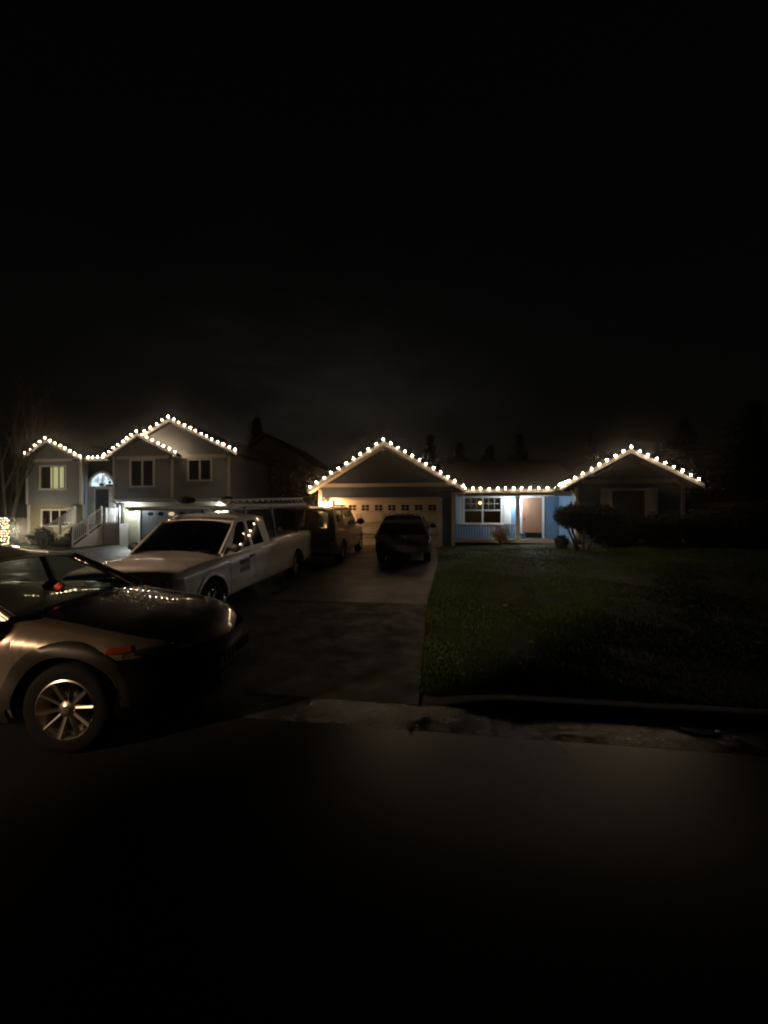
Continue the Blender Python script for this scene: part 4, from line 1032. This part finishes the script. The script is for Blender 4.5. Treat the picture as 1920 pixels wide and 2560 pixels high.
mb = MB(); mb.box(6.18, 6.36, -.95, .95, .45, .66); mb.build('front_bumper', 'chrome', T)
mb = MB(); mb.box(-.14, .02, -.95, .95, .50, .68); mb.build('rear_bumper', 'chrome', T)
d = bt.patch(3.96, 4.34, .74, .98, 1, .010, 6, 4); dd = d.build('door_sign', 'decal_red', T, 40)
random.seed(5)
for r_ in range(3):
    x = 4.00
    while x < 4.27:
        w_ = random.uniform(.04, .08); z = .915-.065*r_
        MB().box(x, x+w_*.75, 1.0025, 1.0075, z, z+.035).build('sign_mark', 'decal_dark', dd); x += w_+.02
underbody(T, Lt, .70, .36, .70)
outt = [(2.84, 1.12), (4.90, 1.12), (4.18, 1.74), (3.9, 1.80), (3.1, 1.80), (2.92, 1.74)]
wint = [[(3.79, 1.20), (4.60, 1.17), (4.22, 1.61), (4.08, 1.70), (3.85, 1.71)], [(3.16, 1.21), (3.68, 1.20), (3.74, 1.71), (3.42, 1.72), (3.28, 1.66)]]
greenhouse(T, 'paint_white', .935, 1.14, .26, outt, wint, 'glass_privacy', [(2.88, 1.77), (3.2, 1.80), (3.9, 1.80), (4.24, 1.70)], 2.88, 4.24,
           (4.88, 1.16), (4.20, 1.69), .86, 1.7, .07, 'glass_privacy', rear=((2.83, 1.10), (2.90, 1.77), [(-.65, 1.25), (.65, 1.25), (.58, 1.68), (-.58, 1.68)]))
seats(T, (3.6,), .72, (-.4, .4)); MB().box(4.2, 4.85, -.8, .8, .9, 1.12).build('dashboard', 'interior_dark', T)
# rack
mb = MB()
for sd in (1, -1):
    mb.bar((.25, sd*.90, 2.0), (5.0, sd*.80, 1.96), .05, .05)
    mb.bar((.35, sd*.93, 1.27), (.20, sd*.90, 2.0), .04, .04); mb.bar((2.60, sd*.93, 1.27), (2.66, sd*.87, 1.98), .045, .045)
    mb.bar((.2, sd*.90, 2.0), (1.2, sd*.93, 1.28), .03, .03)
for x in (.3, 1.5, 2.66, 3.9, 4.98): mb.bar((x, -.88, 1.995), (x, .88, 1.995), .045, .045)
mb.build('ladder_rack', 'rack_black', T)
# ladder on the rack, standing on edge (own thing)
LD = vroot('ladder', pw.x, pw.y, .12, yaw, 'aluminium ladder lying on edge along the roof rack of the white pickup', 'ladder', pitch=-.022)
mb = MB(); za, zb_ = 2.03, 2.05
for (o1, o2) in ((0, 0), (.36, .12)): 
    pass
for z0, z1, y0 in ((2.05, 2.03, .93), (2.22, 2.12, .80)):
    mb = MB(); mb.bar((.35, y0, z0), (4.75, y0, z1), .03, .05); mb.build('rail', 'aluminium', LD)
for k in range(15):
    x = .45+k*.30; t = (x-.35)/4.4; mb = MB(); mb.bar((x, .925, 2.055-.02*t), (x, .80, 2.21-.10*t), .034, .034); mb.build('rung', 'aluminium', LD)
for z0, z1, y0 in ((2.04, 2.02, .84), (2.20, 2.10, .72)):
    mb = MB(); mb.bar((.9, y0, z0), (4.3, y0, z1), .03, .045); mb.build('extension_rail', 'aluminium', LD)
# tied cargo on the roof rack
def lump(name, mm, lab, cat, x, y, z, rx, ry, rz):
    mb = MB(); mb.grid(lambda a, b: (rx*math.sin(math.pi*b)*math.cos(6.2832*a)*(1+.12*math.sin(5*a*6.28)), ry*math.sin(math.pi*b)*math.sin(6.2832*a), rz*(1-math.cos(math.pi*b))*.5*2*.5*1.0), 20, 10)
    o = mb.build(name, mm, None, 60, off=(0, 0, 0)); m4 = Matrix.Translation((pw.x, pw.y, .12)) @ Matrix.Rotation(yaw, 4, 'Z')
    o.location = m4 @ Vector((x, y, z)); o.rotation_euler = (0, 0, yaw); props(o, lab, cat)
lump('cargo_bundle', 'tarp', 'dark wrapped bundle on the front of the roof rack, the larger of two', 'bundle', 4.35, -.15, 1.97, .20, .15, .15)
lump('cargo_bundle', 'tarp', 'small dark wrapped bundle beside the ladder on the roof rack', 'bundle', 3.9, .45, 1.97, .14, .12, .17)
lump('cargo_sack', 'cargo_red', 'dark red sack in the pickup bed behind the cab', 'sack', 2.2, .35, .62, .45, .42, .60)
lump('cargo_sack', 'cargo_red', 'low brown-red sack in the pickup bed near the tailgate', 'sack', 1.1, .2, .62, .5, .5, .50)

# ---- beige full-size SUV by the garage
def suv(name, L, Wd, Hh, u, v, z, label, paint, glass, scale_front=True, big=False):
    p = W(u, v); rt = vroot(name, p.x, p.y, z, math.pi/2-TH, label, 'car', pitch=.02)
    h = Wd/2; belt = 1.18 if big else 1.02; wr = .385 if big else .36; ra = .94 if big else .86; rf = L-.93
    b = Body(hw=[(0, h-.05), (.2, h-.01), (1.2, h), (L-1.0, h), (L-.4, h-.04), (L-.1, h-.14), (L, h-.26)],
             zs=[(0, belt-.06), (.3, belt), (L-1.7, belt-.02), (L-.9, belt-.08), (L-.2, belt-.16), (L, belt-.3)],
             zt=[(0, belt-.02), (L-1.7, belt+.04), (L-.9, belt+.0), (L-.2, belt-.1), (L, belt-.26)],
             zb=[(0, .42), (.5, .34), (L-.5, .30), (L, .34)],
             prof=[(.25, .06), (.4, .015), (.6, 0), (.8, .01), (belt-.1, .03), (belt, .05)],
             wheels=[(ra, wr+.07), (rf, wr+.07)], zc=wr, L=L)
    b.mesh().build('body', paint, rt, 50)
    for sd in (1, -1):
        for xc in (ra, rf): wheel(rt, xc, sd*(h-.13), wr, wr, .24, sd, 5, 'chrome' if big else 'alloy', .60); arch_lip(rt, b, xc, wr+.07, sd, .04, paint if big else 'black_plastic')
        xm = (ra+rf)/2
        for (a, c) in ((xm-.02, rf-wr-.12), (ra+wr+.15, xm-.04)):
            d = b.patch(a, c, .44, belt-.04, sd, .005).build('door', paint, rt, 40)
            MB().box(a+.08, a+.24, sd*(h-.005)-.014, sd*(h-.005)+.014, belt-.2, belt-.165).build('handle', paint, d)
        mirror(rt, rf-.75, h-.07, belt+.12, sd, 'black_plastic', 1.25 if big else 1.0)
        y0, y1 = sorted((sd*(h-.20), sd*(h-.035)))
        if big: MB().box(-.03, .06, y0, y1, .80, 1.28).build('taillight', 'lens_red', rt)
        else: MB().box(-.03, .08, y0, y1, .84, .98).build('taillight', 'lens_red', rt)
        MB().box(L-.18, L-.02, *sorted((sd*(h-.42), sd*(h-.22))), belt-.42, belt-.25).build('headlight', 'lens_clear', rt)
    mb = MB(); mb.box(-.10, .04, -(h-.08), h-.08, .44, .62 if big else .66); mb.build('rear_bumper', 'chrome' if False else ('paint_pewter' if big else 'black_plastic'), rt)
    if big: MB().box(-.022, .05, -(h-.24), h-.24, .63, belt-.07).build('tailgate_lower', 'paint_brown', rt)
    pl = MB().box(-.045, -.024, -.16, .16, .80, .95).build('number_plate', 'plate', rt)
    MB().box(L-.06, L+.03, -(h-.34), h-.34, .42, .6).build('front_bumper', paint, rt)
    underbody(rt, L, h-.32, .3, .62); rails_interior(rt, .3, L-1.4, h-.12, .66)
    zr = Hh-.05
    xw = L-1.62 if big else L-1.35
    out = [(.12, belt-.02), (xw+.10, belt-.02), (xw-.62, zr-.05), (xw-1.0, zr), (.9, zr), (.25 if big else .42, zr-.04)]
    w1 = [(xm+.05, belt+.05), (xw-.25, belt+.05), (xw-.72, zr-.10), (xm+.05, zr-.08)]
    w2 = [(ra+.42, belt+.05), (xm-.05, belt+.05), (xm-.05, zr-.08), (ra+.46, zr-.08)]
    w3 = [(.42 if big else .62, belt+.06), (ra+.32, belt+.05), (ra+.36, zr-.08), (.50 if big else .80, zr-.10)]
    hl = h-.26 if big else h-.22
    greenhouse(rt, paint, h-.055, belt, (.20 if big else .50), out, [w1, w2, w3], glass, [(.2, zr-.05), (.9, zr), (xw-1.0, zr), (xw-.55, zr-.06)], .2 if big else .38, xw-.56,
               (xw+.12, belt), (xw-.6, zr-.06), h-.16, zr, .05, 'glass_auto',
               rear_paint='paint_brown' if big else None, rear=((.02, belt-.08), (.22 if big else .40, zr-.05), [(-hl, belt+.04), (hl, belt+.04), (hl-.08, zr-.12), (-hl+.08, zr-.12)]), rear_glass=glass)
    seats(rt, (2.9 if big else 2.5,), .74, (-.4, .4)); seats(rt, (1.9 if big else 1.5,), .74, (-.4, .4))
    MB().box(xw-.5, xw+.1, -(h-.2), h-.2, belt-.18, belt-.02).build('dashboard', 'interior_dark', rt)
    mb = MB()
    for sd in (1, -1):
        yy = (h-.055-(.20 if big else .50)*(zr-belt))-.10
        mb.tube([(.55, sd*yy, zr+.03), (.65, sd*yy, zr+.085), (xw-1.0, sd*yy, zr+.085), (xw-.85, sd*yy, zr+.03)], .018, 6)
    mb.build('roof_rail', 'black_plastic', rt, 50)
    return rt, b
G, bG = suv('suv', 5.05, 2.0, 1.92, -4.10, 12.0, .19, 'large brown-beige SUV parked nose-in before the lit left half of the garage door', 'paint_pewter', 'glass_tint', big=True)
K, bK = suv('suv', 4.55, 1.85, 1.66, -1.05, 12.45, .20, 'black crossover parked nose-in before the right half of the garage door', 'paint_black', 'glass_privacy')

# pendant lamp in the porch window room
rt = root('pendant_lamp', 2.28, 19.9, 2.9, 'glowing orange pendant lamp hanging inside the porch window', 'lamp')
mb = MB(); mb.tube([(2.28, 19.9, 2.88), (2.28, 19.9, 2.46)], .008, 5); mb.build('cord', 'wire', rt)
mb = MB(); mb.lathe((2.28, 19.9, 2.32), [(.03, 0), (.07, .03), (.07, .09), (.03, .14)], 12); mb.build('lamp_shade', 'pendant_glow', rt, 50)

# ------------------------------------------------------------------ lights
def point(name, loc, col, power, r=.06):
    l = bpy.data.lights.new(name, 'POINT'); l.color = col; l.energy = power; l.shadow_soft_size = r
    o = bpy.data.objects.new(name, l); COL.objects.link(o); o.location = loc; return o
# street lamp behind and left of the photographer, and the fixtures the photo shows
sl = bpy.data.lights.new('street_lamp_light', 'SPOT'); sl.color = (1, .66, .41); sl.energy = 4700; sl.shadow_soft_size = .42
sl.spot_size = R(24); sl.spot_blend = .4
so = bpy.data.objects.new('street_lamp_light', sl); COL.objects.link(so); so.location = (-13.2, -5.0, 5.2)
so.rotation_euler = (Vector((-3.15, 5.3, .75))-Vector((-13.2, -5.0, 5.2))).to_track_quat('-Z', 'Y').to_euler()
point('net_glow', W(-23.25, 18.7, .9), (1, .84, .58), 160, .3)
point('lantern_light', W(-4.94, VG-.34, 2.18), (1, .54, .26), 50, .08)
point('porch_light', W(3.88, VP-.60, 2.42), (.82, .92, 1.0), 66, .06)
point('wall_lamp_light', W(-18.10, VL-.55, 2.10), (.86, .94, 1.0), 66, .08)
point('wall_lamp_light', W(-12.30, VL-.30, 2.12), (.86, .94, 1.0), 8, .08)
point('interior_light', W(2.3, 20.6, 2.3), (1, .62, .30), 2.2, .1)
point('blind_glow', W(-22.9, 21.6, 4.2), (1, .82, .45), 4, .2)

# ------------------------------------------------------------------ world: dark overcast night with a faint glow low over the roofs
w = bpy.data.worlds.new('World'); S.world = w; w.use_nodes = True; nt = w.node_tree; nt.nodes.clear(); L = nt.links.new
out = nd(nt, 'ShaderNodeOutputWorld'); sky = nd(nt, 'ShaderNodeTexSky'); sky.sky_type = 'NISHITA'; sky.sun_disc = False; sky.sun_elevation = R(1); sky.sun_rotation = R(240)
b1 = nd(nt, 'ShaderNodeBackground'); b1.inputs[1].default_value = .0006; L(sky.outputs[0], b1.inputs[0])
tc = nd(nt, 'ShaderNodeTexCoord'); sep = nd(nt, 'ShaderNodeSeparateXYZ'); L(tc.outputs['Generated'], sep.inputs[0])
def mth(op, a, b=None, c=None):
    n = nd(nt, 'ShaderNodeMath', operation=op)
    for k, x in enumerate((a, b, c)):
        if x is None: continue
        if isinstance(x, (int, float)): n.inputs[k].default_value = x
        else: L(x, n.inputs[k])
    return n.outputs[0]
# low band around elevation ~10 degrees, centred slightly left of straight ahead
ez = mth('SUBTRACT', sep.outputs['Z'], .17); e2 = mth('MULTIPLY', ez, ez); gz = mth('EXPONENT', mth('MULTIPLY', e2, -18))
ax = mth('ADD', sep.outputs['X'], .13); a2 = mth('MULTIPLY', ax, ax); ga = mth('EXPONENT', mth('MULTIPLY', a2, -8))
mp = nd(nt, 'ShaderNodeMapping'); mp.inputs['Scale'].default_value = (1, 1, 2.6); L(tc.outputs['Generated'], mp.inputs[0])
n = nd(nt, 'ShaderNodeTexNoise'); n.inputs['Scale'].default_value = 2.4; n.inputs['Detail'].default_value = 7; n.inputs['Roughness'].default_value = .6; L(mp.outputs[0], n.inputs['Vector'])
cl = mth('MULTIPLY', mth('MAXIMUM', mth('SUBTRACT', n.outputs[0], .28), 0), 2.2)
st = mth('ADD', mth('MULTIPLY', mth('MULTIPLY', gz, ga), mth('MULTIPLY', cl, .013)), .0005)
b2 = nd(nt, 'ShaderNodeBackground'); b2.inputs[0].default_value = (1, .92, .78, 1); L(st, b2.inputs[1])
ad = nd(nt, 'ShaderNodeAddShader'); L(b1.outputs[0], ad.inputs[0]); L(b2.outputs[0], ad.inputs[1]); L(ad.outputs[0], out.inputs[0])

hz = bpy.data.materials.new('lamp_glow_haze'); hz.use_nodes = True; hn = hz.node_tree; hn.nodes.clear()
ho = nd(hn, 'ShaderNodeOutputMaterial'); hv = nd(hn, 'ShaderNodeVolumePrincipled'); hv.inputs['Color'].default_value = (1, 1, 1, 1)
hv.inputs['Density'].default_value = .0018; hv.inputs['Anisotropy'].default_value = .965; hn.links.new(hv.outputs[0], ho.inputs['Volume']); MATS['lamp_glow_haze'] = hz  # volume added for the halo round each lamp
o = MB().box(-62, 62, -18, 70, -1.3, 15).build('haze', 'lamp_glow_haze', None, off=(0, 0, 0)); o.rotation_euler = (0, 0, -TH); o['kind'] = 'stuff'; o['label'] = 'thin haze added to give the lamps a glow'

# ------------------------------------------------------------------ camera and render settings
cd = bpy.data.cameras.new('camera'); cam = bpy.data.objects.new('camera', cd); COL.objects.link(cam)
cam.location = (0, 0, 1.93); cam.rotation_euler = (math.pi/2, 0, 0)
cd.sensor_fit = 'VERTICAL'; cd.sensor_height = 36; cd.lens = 961/2560*36; cd.clip_start = .05; cd.clip_end = 600
S.camera = cam
S.view_settings.view_transform = 'Standard'; S.view_settings.look = 'None'; S.view_settings.exposure = 0; S.view_settings.gamma = 1
S.render.resolution_x = 768; S.render.resolution_y = 1024
cy = S.cycles
cy.use_denoising = True; cy.caustics_reflective = False; cy.caustics_refractive = False
cy.max_bounces = 6; cy.diffuse_bounces = 3; cy.glossy_bounces = 4; cy.transparent_max_bounces = 16; cy.sample_clamp_indirect = 4
cy.filter_width = 2.1
try: cy.use_light_tree = True
except Exception: pass
